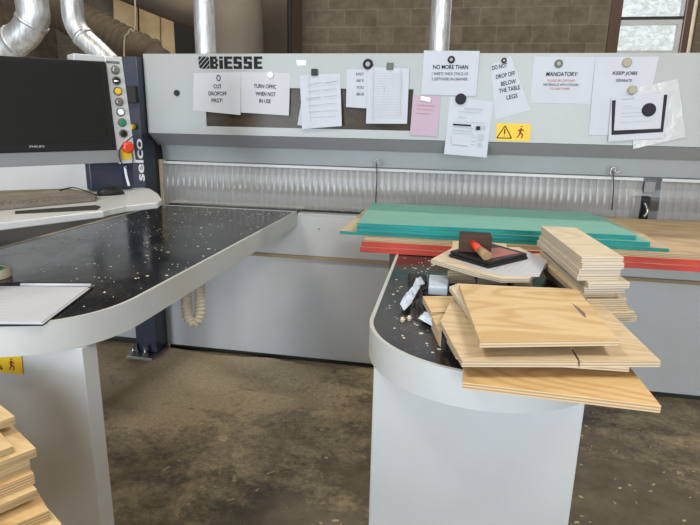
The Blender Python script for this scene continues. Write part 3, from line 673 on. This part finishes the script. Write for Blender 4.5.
mo = mo.add(vs, fs, True).build('computer_mouse', 'black', origin=mc); mo.location.z = mc.z
tag(mo, 'black computer mouse on the white tray below the button panel', 'mouse')
MB().tube(spline([onZ(100, 196, 1.157), onZ(92, 193.5, 1.175), onZ(76, 188, 1.18), onZ(68, 188, 1.175), onZ(60, 190.5, 1.17)], 8), .0022, 8).build('mouse_cable', 'black', mo)

# open notebook, tape roll on the left table
nb = empty('clipboard', (-1.15, 1.25, TZ), 'black clipboard with white work sheets near the console table edge', 'clipboard')
bq = [onZ(*q, TZ) for q in ((-25, 327), (43, 326), (93, 288.5), (91, 284), (20, 283), (-40, 287))]
MB().slab([(p.x, p.y) for p in bq], TZ, TZ+.004).build('board', 'black', nb)
for k, (du, dz) in enumerate(((0, 0), (-1.5, .0022))):
    pq = [onZ(u+du, v-.5*k, TZ+.005) for u, v in ((-25, 323.5), (43, 324), (90, 288.5), (-40, 287))]
    MB().slab([(p.x, p.y) for p in pq], TZ+.004+dz, TZ+.006+dz).build('paper_sheet', 'paper', nb)
a = onZ(21, 285, TZ+.008); b_ = onZ(91, 285.5, TZ+.008)
MB().tube([a, b_], .006, 12).build('rolled_sheet_edge', 'paper', nb)
mb = MB(); a = onZ(0, 295, TZ); 
for k in range(9):
    p0_ = onZ(-20+k*1.5, 293+k*3.2, TZ+.0084); p1_ = onZ(80-k*4.2, 292+k*3.2, TZ+.0084); d = Vector((p1_.y-p0_.y, p0_.x-p1_.x, 0)).normalized()*.0006
    mb.prism([p0_-d, p1_-d, p1_+d, p0_+d], (0, 0, .0002))
mb.build('printed_lines', 'paleink', nb)
tc = onZ(-9, 277, TZ); tc.z = TZ
tr_ = empty('tape_roll', tc, 'roll of clear tape with green core at the left table edge', 'tape roll')
def washer(c, r0, r1, z0, z1, name, m_, par):
    o = [(c.x+r1*math.cos(2*PI*k/40), c.y+r1*math.sin(2*PI*k/40)) for k in range(40)]; i = [(c.x+r0*math.cos(2*PI*k/40), c.y+r0*math.sin(2*PI*k/40)) for k in range(40)]
    return MB().ring(o, i, z0, z1).build(name, m_, par, .001)
washer(tc, .042, .058, TZ, TZ+.028, 'tape', 'beige', tr_); washer(tc, .036, .0415, TZ, TZ+.026, 'core', 'green', tr_)

# ---------------------------------------------------------------- boards
def board(name, label, cat, xy, z0, z1, m_, group=None, bevel=.0008):
    cx = sum(p[0] for p in xy)/len(xy); cy = sum(p[1] for p in xy)/len(xy)
    o = MB().slab(xy, z0, z1).build(name, m_, origin=(cx, cy, z0), bevel=bevel)
    return tag(o, label, cat, group)
e_ = .0004
# red edged sheets
board('red_edged_board', 'lowest red edged sheet under the teal boards, lying on the table', 'board', [(-.349, 2.105), (2.0, 2.14), (2.0, 2.985), (-.349, 2.96)], TZ+.0015, .973, 'red_edge', 'red edged sheets')
board('red_edged_board', 'middle red edged sheet in the pile below the teal boards', 'board', [(-.343, 2.112), (1.98, 2.150), (1.99, 2.98), (-.343, 2.955)], .973+e_, .994, 'red_edge', 'red edged sheets')
board('plywood_sheet', 'bare tan plywood sheet lying directly on the red edged sheets', 'board', [(-.338, 2.135), (1.97, 2.165), (1.97, 2.985), (-.338, 2.96)], .994+e_, 1.008, 'tan_board')
board('teal_edged_board', 'teal edged board with bare tan top, lowest of the teal pile', 'board', [(-.443, 2.160), (.802, 2.175), (.790, 2.83), (-.435, 2.85)], 1.008+e_, 1.022, 'teal_edge')
board('teal_board', 'lower teal faced board, jutting out right of the topmost teal board', 'board', [(-.372, 2.155), (.735, 2.175), (.70, 2.78), (-.372, 2.77)], 1.022+e_, 1.042, 'teal_top')
board('teal_board', 'topmost teal faced board of the pile at the curtain', 'board', [(-.370, 2.150), (.690, 2.200), (.640, 2.76), (-.395, 2.74)], 1.042+e_, 1.060, 'teal_top')
# paper strips between boards (white tabs)
for u0, u1 in ((432, 443), (457, 468), (487, 505)):
    pass
# tall stack of plywood strips
ordn = ['topmost', 'second from the top', 'third from the top', 'fourth from the top', 'fifth from the top', 'sixth from the top', 'seventh from the top', 'fourth from the bottom', 'third from the bottom', 'second from the bottom', 'lowest']
tb = [onZ(*q, 1.13) for q in ((541, 226), (575.6, 227.3), (624, 257), (582, 257))]
q0 = [(p.x, p.y) for p in tb]
offs = [(0, 0, 0), (.003, -.002, 0), (-.002, .002, .0), (-.004, .006, .01), (.022, -.006, .02), (.016, .006, .05), (.000, .02, .06), (.026, .012, .09), (.030, .012, .10), (.048, .006, .12), (.060, .02, .14)]
zt = 1.13; hgt = (1.13-TZ-.0015)/11
for k in range(11):
    dx, dy, rz = offs[k]; c = Vector((q0[2][0], q0[2][1]))
    poly = []
    for x, y in q0:
        v = Vector((x-c.x, y-c.y)); 
        v = Vector((v.x*math.cos(rz*.5)-v.y*math.sin(rz*.5), v.x*math.sin(rz*.5)+v.y*math.cos(rz*.5)))
        poly.append((c.x+v.x+dx, c.y+v.y+dy))
    z1 = zt-k*hgt
    board('plywood_strip', f'pale plywood strip, {ordn[k]} of the tall strip stack', 'plywood strip', poly, z1-hgt+e_, z1, 'pale' if k < 6 else 'ply2', 'plywood strips in the tall stack')
# low stack of short cut pieces below the paper
def mini(xa, xb, y0, y1, n, z0, lab, grp, sk=0., m_='ply'):
    names = ['lowest', 'second from the bottom', 'third from the bottom', 'fourth from the bottom', 'fifth from the bottom', 'topmost']
    for k in range(n):
        d = random.Random(k*7+int(xa*1000)).uniform(-.006, .006); z = z0+k*.0150
        nm = 'topmost' if k == n-1 else names[k]
        board('plywood_offcut', f'short offcut, {nm} of the {lab}', 'plywood offcut', [(xa+d, y0+d), (xb+d, y0+sk+d), (xb+d+.01, y1), (xa+d+.01, y1)], z+e_, z+.0148, m_, grp)
mini(.002, .086, 1.735, 2.07, 5, TZ+.0015, 'low stack left of dark gap', 'offcuts in the left low stack', .02)
mini(.100, .192, 1.760, 2.07, 5, TZ+.0015, 'low stack right of dark gap', 'offcuts in the right low stack', .02, 'ply2')
mini(.204, .262, 1.70, 2.05, 4, TZ+.0015, 'low stack beside the tall strips', 'offcuts beside the tall strip stack', .02, 'ply2')
mz = TZ+.0015+5*.015
Mq = [onZ(*q, mz+.014) for q in ((431, 259), (474, 272), (502, 278.3), (530, 278), (548, 262), (520, 247), (455, 246))]
board('plywood_sheet', 'flat light plywood piece under the white paper and the mallet', 'plywood sheet', [(p.x, p.y) for p in Mq], mz+e_, mz+.013, 'pale')
mz += .0135
pq = [onZ(*q, mz) for q in ((447, 255.5), (476, 268.5), (501, 275.2), (539, 277), (547, 260), (528, 252), (470, 246))]
pp = tag(MB().slab([(p.x, p.y) for p in pq], mz, mz+.0008).build('work_sheet', 'paper'), 'white printed paper sheet under the black tablet and mallet', 'paper')
mb = MB()
for k in range(7):
    a = onZ(480+k*7, 268.5+k*.8, mz+.001); b_ = onZ(500+k*5.8, 257+k*.6, mz+.001); d = Vector((b_.y-a.y, a.x-b_.x, 0)).normalized()*.0008
    mb.prism([a-d, b_-d, b_+d, a+d], (0, 0, .0002))
mb.build('printed_lines', 'paleink', pp)
# black tablet / case with a reddish reflection painted on its lid
bz = mz+.0012
tq = [onZ(*q, bz+.022) for q in ((449, 250), (489, 261.5), (528.5, 252.5), (487, 241))]
cs = empty('black_case', (.12, 1.72, bz), 'flat black case with a reddish reflection painted on its lid beneath the mallet', 'case')
MB().slab([(p.x, p.y) for p in tq], bz, bz+.009).build('case_base', 'black', cs, .002)
ct = sum(tq, Vector())/4; MB().slab([(ct.x+(p.x-ct.x)*.97, ct.y+(p.y-ct.y)*.97) for p in tq], bz+.010, bz+.020).build('case_lid', 'black', cs, .002)
iq = [onZ(*q, bz+.021) for q in ((484, 259.5), (520, 252.8), (500, 247.5), (484, 248.5))]
MB().slab([(p.x, p.y) for p in iq], bz+.020, bz+.0208).build('lid_reflection', mat('painted_reflection_rose', (.36, .12, .11), .4), cs)
# mallet, standing on its head with the handle pointing forward
hz = bz+.0212
ml = empty('mallet', (.08, 1.72, hz), 'dark wooden mallet with red handle lying on the black case', 'mallet')
yl = onZ(475, 253, hz).y
h0 = onY(458.5, 252, yl); h1 = onY(491, 253.5, yl)
MB().box((h0.x, yl, hz), (h1.x, yl+.075, onY(475, 236, yl).z)).build('mallet_head', 'mallet', ml, .004)
a = onY(472.5, 243.5, yl); bb = onY(487, 256.5, yl-.085); bb.z = max(bb.z, hz+.012)
MB().tube([a+Vector((0, .004, 0)), a.lerp(bb, .55)], .0118, 12).build('handle', 'red', ml)
MB().tube([a.lerp(bb, .55), bb], lambda i: (.0125, .015)[i], 12).build('handle_end', 'handle_wood', ml)
# crumpled black wrapper with pale label
def crumple(name, m_, poly, z0, h, parent=None, seed=1):
    rnd = random.Random(seed); c = Vector((sum(p[0] for p in poly)/len(poly), sum(p[1] for p in poly)/len(poly))); vs = []; fs = []; n = len(poly); R_ = 5
    for r_ in range(R_+1):
        t = 1-r_/R_*.96
        for p in poly:
            q = c+(Vector(p)-c)*t; z = z0 if r_ == 0 else z0+h*(rnd.uniform(.35, 1) if r_ < R_ else .8)*(min(1, r_/2+.2))
            vs.append((q.x+rnd.uniform(-.004, .004)*(r_ > 0), q.y+rnd.uniform(-.004, .004)*(r_ > 0), z))
    for r_ in range(R_):
        for k in range(n): a, b_ = r_*n+k, r_*n+(k+1) % n; fs += [(a, b_, b_+n), (a, b_+n, a+n)]
    fs.append(tuple(range(R_*n, R_*n+n))); fs.append(tuple(range(n-1, -1, -1)))
    return MB().add(vs, fs, False).build(name, m_, parent)
def zp(L_, z=TZ): return [(onZ(u, v, z).x, onZ(u, v, z).y) for u, v in L_]
def dens(P, k=4):
    out = []
    for i in range(len(P)):
        a = Vector(P[i]); b_ = Vector(P[(i+1) % len(P)])
        for q in range(k): out.append(tuple(a.lerp(b_, q/k)))
    return out
wr = empty('crumpled_wrapper', (-.06, 1.6, TZ), 'crumpled black wrapper with pale blue torn label beside the boards', 'wrapper')
crumple('black_wrap', 'black', dens(zp([(402, 312), (411, 318), (430, 326), (437, 312), (426, 300), (430, 290), (425, 275), (408, 273), (408, 290)])[::-1]), TZ, .022, wr, 3)
crumple('torn_label', 'blue_cloth', dens(zp([(400, 303), (404, 310), (411, 303), (415, 296), (421, 285), (425, 283), (421, 276), (416, 278), (411, 290), (403, 297)], TZ+.02)[::-1], 3), TZ+.018, .012, wr, 5)
crumple('torn_label', 'blue_cloth', dens(zp([(418, 319), (436, 329), (442, 330), (432, 318), (424, 313)], TZ+.01)[::-1], 3), TZ+.012, .010, wr, 6)
bp_ = zp([(428, 295), (447, 296.5), (449.5, 284), (429, 282.5)])
tag(MB().slab(bp_, TZ, TZ+.028).build('small_grey_box', 'blue_cloth', bevel=.004), 'small pale blue grey box between wrapper and low offcut stack', 'box')
for k, (u, v) in enumerate(((402.3, 321.5), (409, 320))):
    c = onZ(u, v, TZ); a = [Vector((c.x-.006, c.y, TZ+.004)), Vector((c.x-.003, c.y, TZ+.004)), Vector((c.x+.003, c.y+.001, TZ+.005)), Vector((c.x+.007, c.y, TZ+.004))]
    tag(MB().tube(a, lambda i: (.002, .0075, .0085, .003)[i], 8, smooth=False).build('wood_knot', 'pale', origin=(c.x, c.y, TZ)), ['small pale wood knot on the black table, nearer the table edge', 'small pale wood knot on the black table, nearer the boards'][k], 'wood scrap')
# big offcuts at the front of the right table
def P_(L_, z): return [(onZ(u, v, z).x, onZ(u, v, z).y) for u, v in L_]
board('plywood_board', 'orange plywood board at the bottom, overhanging the round table end', 'plywood board', [(.043, 1.002), (.395, .988), (.389, 1.15), (.37, 1.38), (.05, 1.34)], TZ+.0015, .966, 'ply_warm')
board('plywood_board', 'narrow plywood board sandwiched above the overhanging bottom board', 'plywood board', [(.042, 1.078), (.369, 1.098), (.350, 1.32), (.10, 1.32), (.0, 1.24)], .978+e_, .9905, 'ply2')
board('plywood_offcut', 'plywood spacer between the two lowest front boards', 'plywood offcut', [(.08, 1.19), (.33, 1.19), (.32, 1.31), (.09, 1.31)], .966+e_, .978, 'ply2')
board('plywood_board', 'left plywood offcut poking out beside the black wrapper', 'plywood board', [(-.064, 1.476), (.10, 1.52), (.12, 1.42), (-.028, 1.375), (-.010, 1.25), (-.016, 1.235)][::1], .985+e_-.0002, .9995, 'ply')  if False else None
board('plywood_board', 'left plywood offcut poking out beside the black wrapper', 'plywood board', P_([(422.6, 296), (466, 298), (520, 320), (440, 331)], .985), TZ+.0015+.0185, .985, 'ply') if False else None
# the offcut lies beside the narrow board, on a block
board('plywood_offcut', 'small plywood block under the left edge of the large tan board', 'plywood offcut', [(-.055, 1.47), (.03, 1.50), (.03, 1.42), (-.03, 1.39)], TZ+.0015, .966, 'ply2')
board('plywood_board', 'left plywood offcut poking out beside the black wrapper', 'plywood board', [(-.064, 1.478), (.052, 1.51), (.10, 1.415), (.02, 1.37), (-.034, 1.345)], .966+e_, .985, 'ply')
board('plywood_board', 'small lower left offcut between wrapper and large tan board', 'plywood board', [(-.032, 1.322), (-.004, 1.35), (-.004, 1.20), (-.010, 1.215)], TZ+.0015, .984, 'ply')
board('plywood_offcut', 'tiny plywood block peeking below the large tan board at left', 'plywood offcut', [(.008, 1.20), (.035, 1.21), (.038, 1.105), (.030, 1.108)], .966+e_, .978, 'ply2')
board('plywood_board', 'large tan plywood board with a saw cut in its front edge', 'plywood board',
      [(-.010, 1.234), (.039, 1.017), (.264, 1.068), (.262, 1.135), (.266, 1.136), (.2685, 1.069), (.428, 1.108), (.398, 1.527), (.02, 1.44)], .9905+e_, 1.004, 'ply2')
board('plywood_board', 'thin plywood board just under the topmost amber board', 'plywood board', [(.007, 1.448), (.090, 1.085), (.34, 1.145), (.325, 1.45), (.26, 1.50), (.03, 1.485)], 1.015+e_, 1.0272, 'pale')
board('plywood_offcut', 'plywood packing piece between the large tan board and thin board', 'plywood offcut', [(.08, 1.20), (.32, 1.22), (.31, 1.44), (.05, 1.40)], 1.004+e_, 1.015, 'ply2')
board('plywood_board', 'topmost amber plywood board with swirling grain and grey smudge', 'plywood board', [(.032, 1.430), (.071, 1.034), (.345, 1.110), (.336, 1.466), (.262, 1.462)], 1.0272+e_, 1.040, 'ply')
sm_ = P_([(572, 303), (575, 307), (582, 315), (586, 318), (585, 313), (579, 308)], 1.0402)
MB().slab(sm_, 1.0400, 1.0403).build('grey_smudge', mat('smudge', (.16, .13, .12), .8), bpy.data.objects[[o.name for o in bpy.data.objects if o.get('label', '').startswith('topmost amber')][0]])

# lumber pile at lower left
e1 = Vector((-.865, .50)); e2 = Vector((-.51, -.86))
def lum(u, v, z, th, la, lb, lab, m_='pine', rz=0.):
    c = onZ(u, v, z); R2 = Matrix.Rotation(rz, 2); a = R2 @ e1; b_ = R2 @ e2; c = Vector((c.x, c.y))
    return board('pine_board', lab, 'board', [tuple(c), tuple(c+a*la), tuple(c+a*la+b_*lb), tuple(c+b_*lb)], z-th, z, m_, 'pine boards in the floor pile', .0012)
lum(15, 416, .832, .018, .33, .25, 'pine board on top of the pile at lower left', rz=.05)
lum(13, 446, .812, .014, .30, .22, 'narrow pine board just under the top of the corner pile', rz=-.02)
lum(36, 448, .797, .020, .33, .30, 'wide pine board, first step out of the corner pile')
lum(30, 460, .7765, .022, .33, .30, 'recessed pine board below the wide stepped board', rz=.02)
lum(34, 473, .754, .024, .33, .3, 'orange pine board midway down the corner pile', 'ply_warm', rz=-.02)
lum(37, 489, .7295, .018, .33, .3, 'thin pine board above the long stepped board')
lum(27, 484, .7110, .012, .30, .3, 'short pine strip above the longest corner board', rz=.1)
lum(49, 510, .6985, .022, .33, .35, 'long amber pine board jutting out of the corner pile', 'ply_warm', rz=-.1)
lc = onZ(57, 525, .676)
for k in range(9):
    rr_ = random.Random(k); c = Vector((lc.x+rr_.uniform(-.01, .01), lc.y+rr_.uniform(-.01, .01))); z = .676-k*.0745; R2 = Matrix.Rotation(rr_.uniform(-.06, .06), 2); a = R2 @ e1; b_ = R2 @ e2
    board('pine_board', 'thick pine piece low in the corner pile', 'board', [tuple(c), tuple(c+a*.36), tuple(c+a*.36+b_*.38), tuple(c+b_*.38)], z-.074, z, 'pine', 'pine boards in the floor pile', .0012)
# unseen chest-shaped blocker, added on the viewer's side to shade the table leg
tc_ = empty('leg_shade_blocker', (-1.0, -.1, 0), 'unseen grey chest-shaped blocker added to shade the left table leg', 'shade blocker')
MB().box((-1.85, -.42, .08), (-.22, .16, .82)).build('blocker_body', 'grey', tc_, .006)
for k in range(3): 
    d_ = MB().box((-1.80, .16, .10+k*.21), (-.27, .172, .29+k*.21)).build('drawer', 'grey', tc_, .003); MB().box((-.90, .172, .25+k*.21), (-.47, .186, .265+k*.21)).build('handle', 'steel', d_)
for x in (-1.75, -.44):
    for y in (-.35, .09): MB().tube([(x-.015, y, .04), (x+.015, y, .04)], .04, 16).build('caster', 'black', tc_)

# ---------------------------------------------------------------- background
def duct(name, label, pts, r, m_='duct', rings=(), seg=28, n=10):
    path = spline(pts, n)
    o = MB().tube(path, r, seg).build(name, m_, origin=pts[-1]); tag(o, label, 'duct')
    for t in rings:
        i = int(t*(len(path)-2)); a, b_ = path[i], path[i+1]; d = (b_-a).normalized()
        MB().tube([a-d*.012, a+d*.012], r*1.06, seg).build('duct_collar', m_, o)
    return o
a = onY(205, 30, 3.55); duct('spiral_duct', 'silver spiral duct rising behind the maker name on the beam', [(a.x, 3.55, 4.55), (a.x, 3.55, 3.2), (a.x, 3.55, 1.797)], .067, rings=(.62, .80, .88))
a = onY(440, 30, 3.55); duct('spiral_duct', 'silver spiral duct rising behind the NO MORE THAN notice', [(a.x, 3.55, 4.55), (a.x, 3.55, 3.2), (a.x, 3.55, 1.797)], .060, rings=(.70, .86))
Yd = 3.4
duct('spiral_duct', 'large silver elbow duct at the far upper left corner', [onY(31, -120, Yd), onY(31, -30, Yd), onY(32, 2, Yd), onY(33, 18, Yd), onY(24, 34, Yd), onY(8, 46, Yd), onY(-2, 62, Yd), onY(-3, 80, Yd), Vector((onY(-3, 80, Yd).x, Yd, 1.501))], .098, rings=(.42, .58, .72), n=12)
duct('spiral_duct', 'slim silver elbow duct running down behind the console top', [onY(72, -120, Yd), onY(72, -30, Yd), onY(72, 5, Yd), onY(75, 24, Yd), onY(84, 38, Yd), onY(98, 51, Yd), onY(112, 66, Yd), onY(114, 78, Yd), Vector((onY(114, 78, Yd).x, Yd, 1.501))], .066, rings=(.50, .75), n=12)
hp, hr = corr(spline([(-4.6, 5.3, 3.5), onY(30, -12, 5.2), onY(54, 6, 5.2), onY(88, 26, 5.2), onY(128, 47, 5.2), onY(156, 68, 5.2), (-3.1, 5.2, 1.2), (-3.1, 5.2, .02)], 14), .165, .018, .07)
tag(MB().tube(hp, hr, 20).build('flexible_hose', 'brownhose'), 'thick dark brown corrugated hose sloping down behind the console', 'hose')
wd_ = [onY(60, -42, 6.2), onY(100, -26, 6.1), onY(150, -6, 5.9), onY(204, 14, 5.7), onY(222, 20, 5.6)]
tag(MB().tube(spline(wd_, 8), .18, 24).build('wide_duct', 'brownduct'), 'wide brown round duct slanting behind the silver duct', 'duct')
# dust collector
dcx = onY(236, 20, 5.6).x
dc = empty('dust_collector', (dcx, 5.6, 0), 'tall grey brown dust collector bag drum behind the beam', 'dust collector')
MB().tube([(dcx, 5.6, 1.3), (dcx, 5.6, 1.45), (dcx, 5.6, 3.4), (dcx, 5.6, 3.55)], lambda i: (.3, .27, .26, .15)[i], 28).build('filter_bag', 'tank', dc)
MB().tube([(dcx, 5.6, 0), (dcx, 5.6, 1.3)], .32, 28).build('drum', 'brownduct', dc)
MB().tube([(dcx, 5.6, 1.26), (dcx, 5.6, 1.32)], .33, 28).build('clamp_band', 'steel', dc)
# boards leaning on the back wall
for u0, u1, lab, yy in ((105, 128, 'tall pale plywood sheet leaning at the back, leftmost', 6.75), (131, 151, 'tall tan plywood sheet leaning at the back, middle', 6.8), (153, 172, 'tall brown plywood sheet leaning at the back, rightmost', 6.85)):
    a = onY(u0, 25, yy); b_ = onY(u1, 25, yy)
    tag(MB().prism([(a.x, yy, 0), (b_.x, yy, 0), (b_.x, yy+.25, 3.3), (a.x, yy+.25, 3.3)], (0, .03, 0)).build('leaning_sheet', 'crate'), lab, 'plywood sheet', 'sheets leaning at the back')
a = onY(174, 30, 6.5); b_ = onY(203, 30, 6.5)
tag(MB().box((a.x, 6.5, 0), (b_.x, 7.0, 2.62)).build('dark_locker', 'matte_black'), 'dark tall locker against the back wall behind the silver duct', 'locker')
a = onY(256, 30, 6.6); b_ = onY(289, 30, 6.6)
tag(MB().box((a.x, 6.7, 0), (b_.x, 7.15, 3.6)).build('dark_locker', 'brownduct'), 'dark brown tall locker right of the dust collector', 'locker')
a = onY(289, 20, 6.6); tag(MB().tube([(a.x, 6.62, 0), (a.x, 6.62, 4.6)], .025, 12).build('wall_pipe', 'matte_black'), 'thin black vertical pipe before the block wall', 'pipe')
a = onY(693, 26, 7.15); tag(MB().tube([(a.x, 7.17, 0), (a.x, 7.17, 4.6)], .02, 12).build('wall_conduit', 'beige'), 'thin pale vertical conduit right of the window', 'conduit')
a = onY(135, 0, 4.5); b_ = onY(124, 50, 4.5)
tag(MB().tube(spline([Vector((a.x+.06, 4.5, 4.6)), a, a.lerp(b_, .6)+Vector((.01, 0, 0)), b_, b_+Vector((-.02, 0, -.9))], 6), .006, 8).build('hanging_cord', 'beige'), 'thin pale cord hanging in front of the leaning sheets', 'cord')

# chips and shavings on the floor
mb = MB(); rnd = random.Random(5)
for k in range(420):
    x = rnd.uniform(-1.7, 1.6); y = rnd.uniform(1.1, 3.0); s = rnd.uniform(.003, .010) if k % 30 else rnd.uniform(.012, .02); a0 = rnd.uniform(0, PI); d = Vector((math.cos(a0), math.sin(a0), 0)); e = Vector((-d.y, d.x, 0))*rnd.uniform(.2, .5); c = Vector((x, y, .0))
    mb.prism([c-d*s-e*s, c+d*s-e*s*.6, c+d*s*.8+e*s, c-d*s*.9+e*s*.7], (0, 0, rnd.uniform(.0015, .005)))
tag(mb.build('floor_shavings', 'shaving'), 'wood shavings and chips scattered over the dusty floor', 'wood shavings', kind='stuff')
# low drift of sawdust along the machine foot
vs = []; fs = []; nx, ny = 90, 14; rnd = random.Random(9)
for j in range(ny+1):
    for i in range(nx+1):
        x = -2.3+i/nx*2.6; y = 2.35+j/ny*.66
        env = math.sin(min(1, j/ny*1.15)*PI/2)**2*max(0, 1-abs((x+1.4)/1.7))
        edge_ = 0 if j in (0,) or i in (0, nx) else 1
        vs.append((x, y+.0, max(-.002, (.030*env+.012*env*math.sin(x*9+y*14)+rnd.uniform(-.004, .004)-.006)*edge_)))
for j in range(ny):
    for i in range(nx): a = j*(nx+1)+i; fs.append((a, a+1, a+nx+2, a+nx+1))
tag(MB().add(vs, fs, True).build('sawdust_drift', 'floor'), 'low drift of tan sawdust along the foot of the saw', 'sawdust', kind='stuff')

# ---------------------------------------------------------------- ceiling lights and daylight
for k, (x, y) in enumerate(((-2.2, .2), (2.2, .2), (-2.2, 4.6), (2.2, 4.6))):
    o = empty('ceiling_light', (x, y, 4.5), f'white fluorescent ceiling light {["over the left work area", "over the right work area", "behind the saw at left", "behind the saw at right"][k]}', 'ceiling light')
    MB().box((x-.6, y-.1, 4.5), (x+.6, y+.1, 4.6)).build('fixture', 'white', o); MB().box((x-.58, y-.07, 4.485), (x+.58, y+.07, 4.5)).build('diffuser', 'tube', o)
def area(loc, rot, sx, sy, power, col):
    l = bpy.data.lights.new('light', 'AREA'); l.shape = 'RECTANGLE'; l.size = sx; l.size_y = sy; l.energy = power; l.color = col
    o = bpy.data.objects.new('light', l); COL.objects.link(o); o.location = loc; o.rotation_euler = rot; return o
area((1.0, Y0-.05, 2.6), (PI/2, 0, 0), 3.2, 2.1, 230, (.86, .93, 1.0)).name = 'window_opening_daylight'
area((2.15, Y0-.05, 1.2), (PI/2, 0, 0), 1.8, 2.1, 185, (.86, .93, 1.0)).name = 'low_fill_light'  # added fill lamp to brighten the saw base, no known source there
area((-3.4, Y0-.05, 1.2), (PI/2, 0, 0), 1.7, 2.3, 350, (.80, .89, 1.0)).name = 'doorway_daylight'
for x, y, p in ((-2.2, .2, 95), (2.2, .2, 95), (-2.2, 4.6, 75), (2.2, 4.6, 75)):
    area((x, y, 4.47), (0, 0, 0), 1.16, .14, p, (1, .92, .80)).name = 'tube_glow'
area(((wx0+wx1)/2, Y1+.02, 2.55), (-PI/2, 0, 0), .65, 1.9, 18, (.9, .95, 1)).name = 'window_daylight'
wd = bpy.data.worlds.new('world'); sc.world = wd; wd.use_nodes = True
wd.node_tree.nodes['Background'].inputs[0].default_value = (.75, .85, 1, 1); wd.node_tree.nodes['Background'].inputs[1].default_value = .35

for o in bpy.data.objects:
    if '_y' in o: del o['_y']
sc.view_settings.view_transform = 'Standard'; sc.view_settings.look = 'None'; sc.view_settings.gamma = 1; sc.view_settings.use_curve_mapping = False
sc.view_settings.exposure = -.13
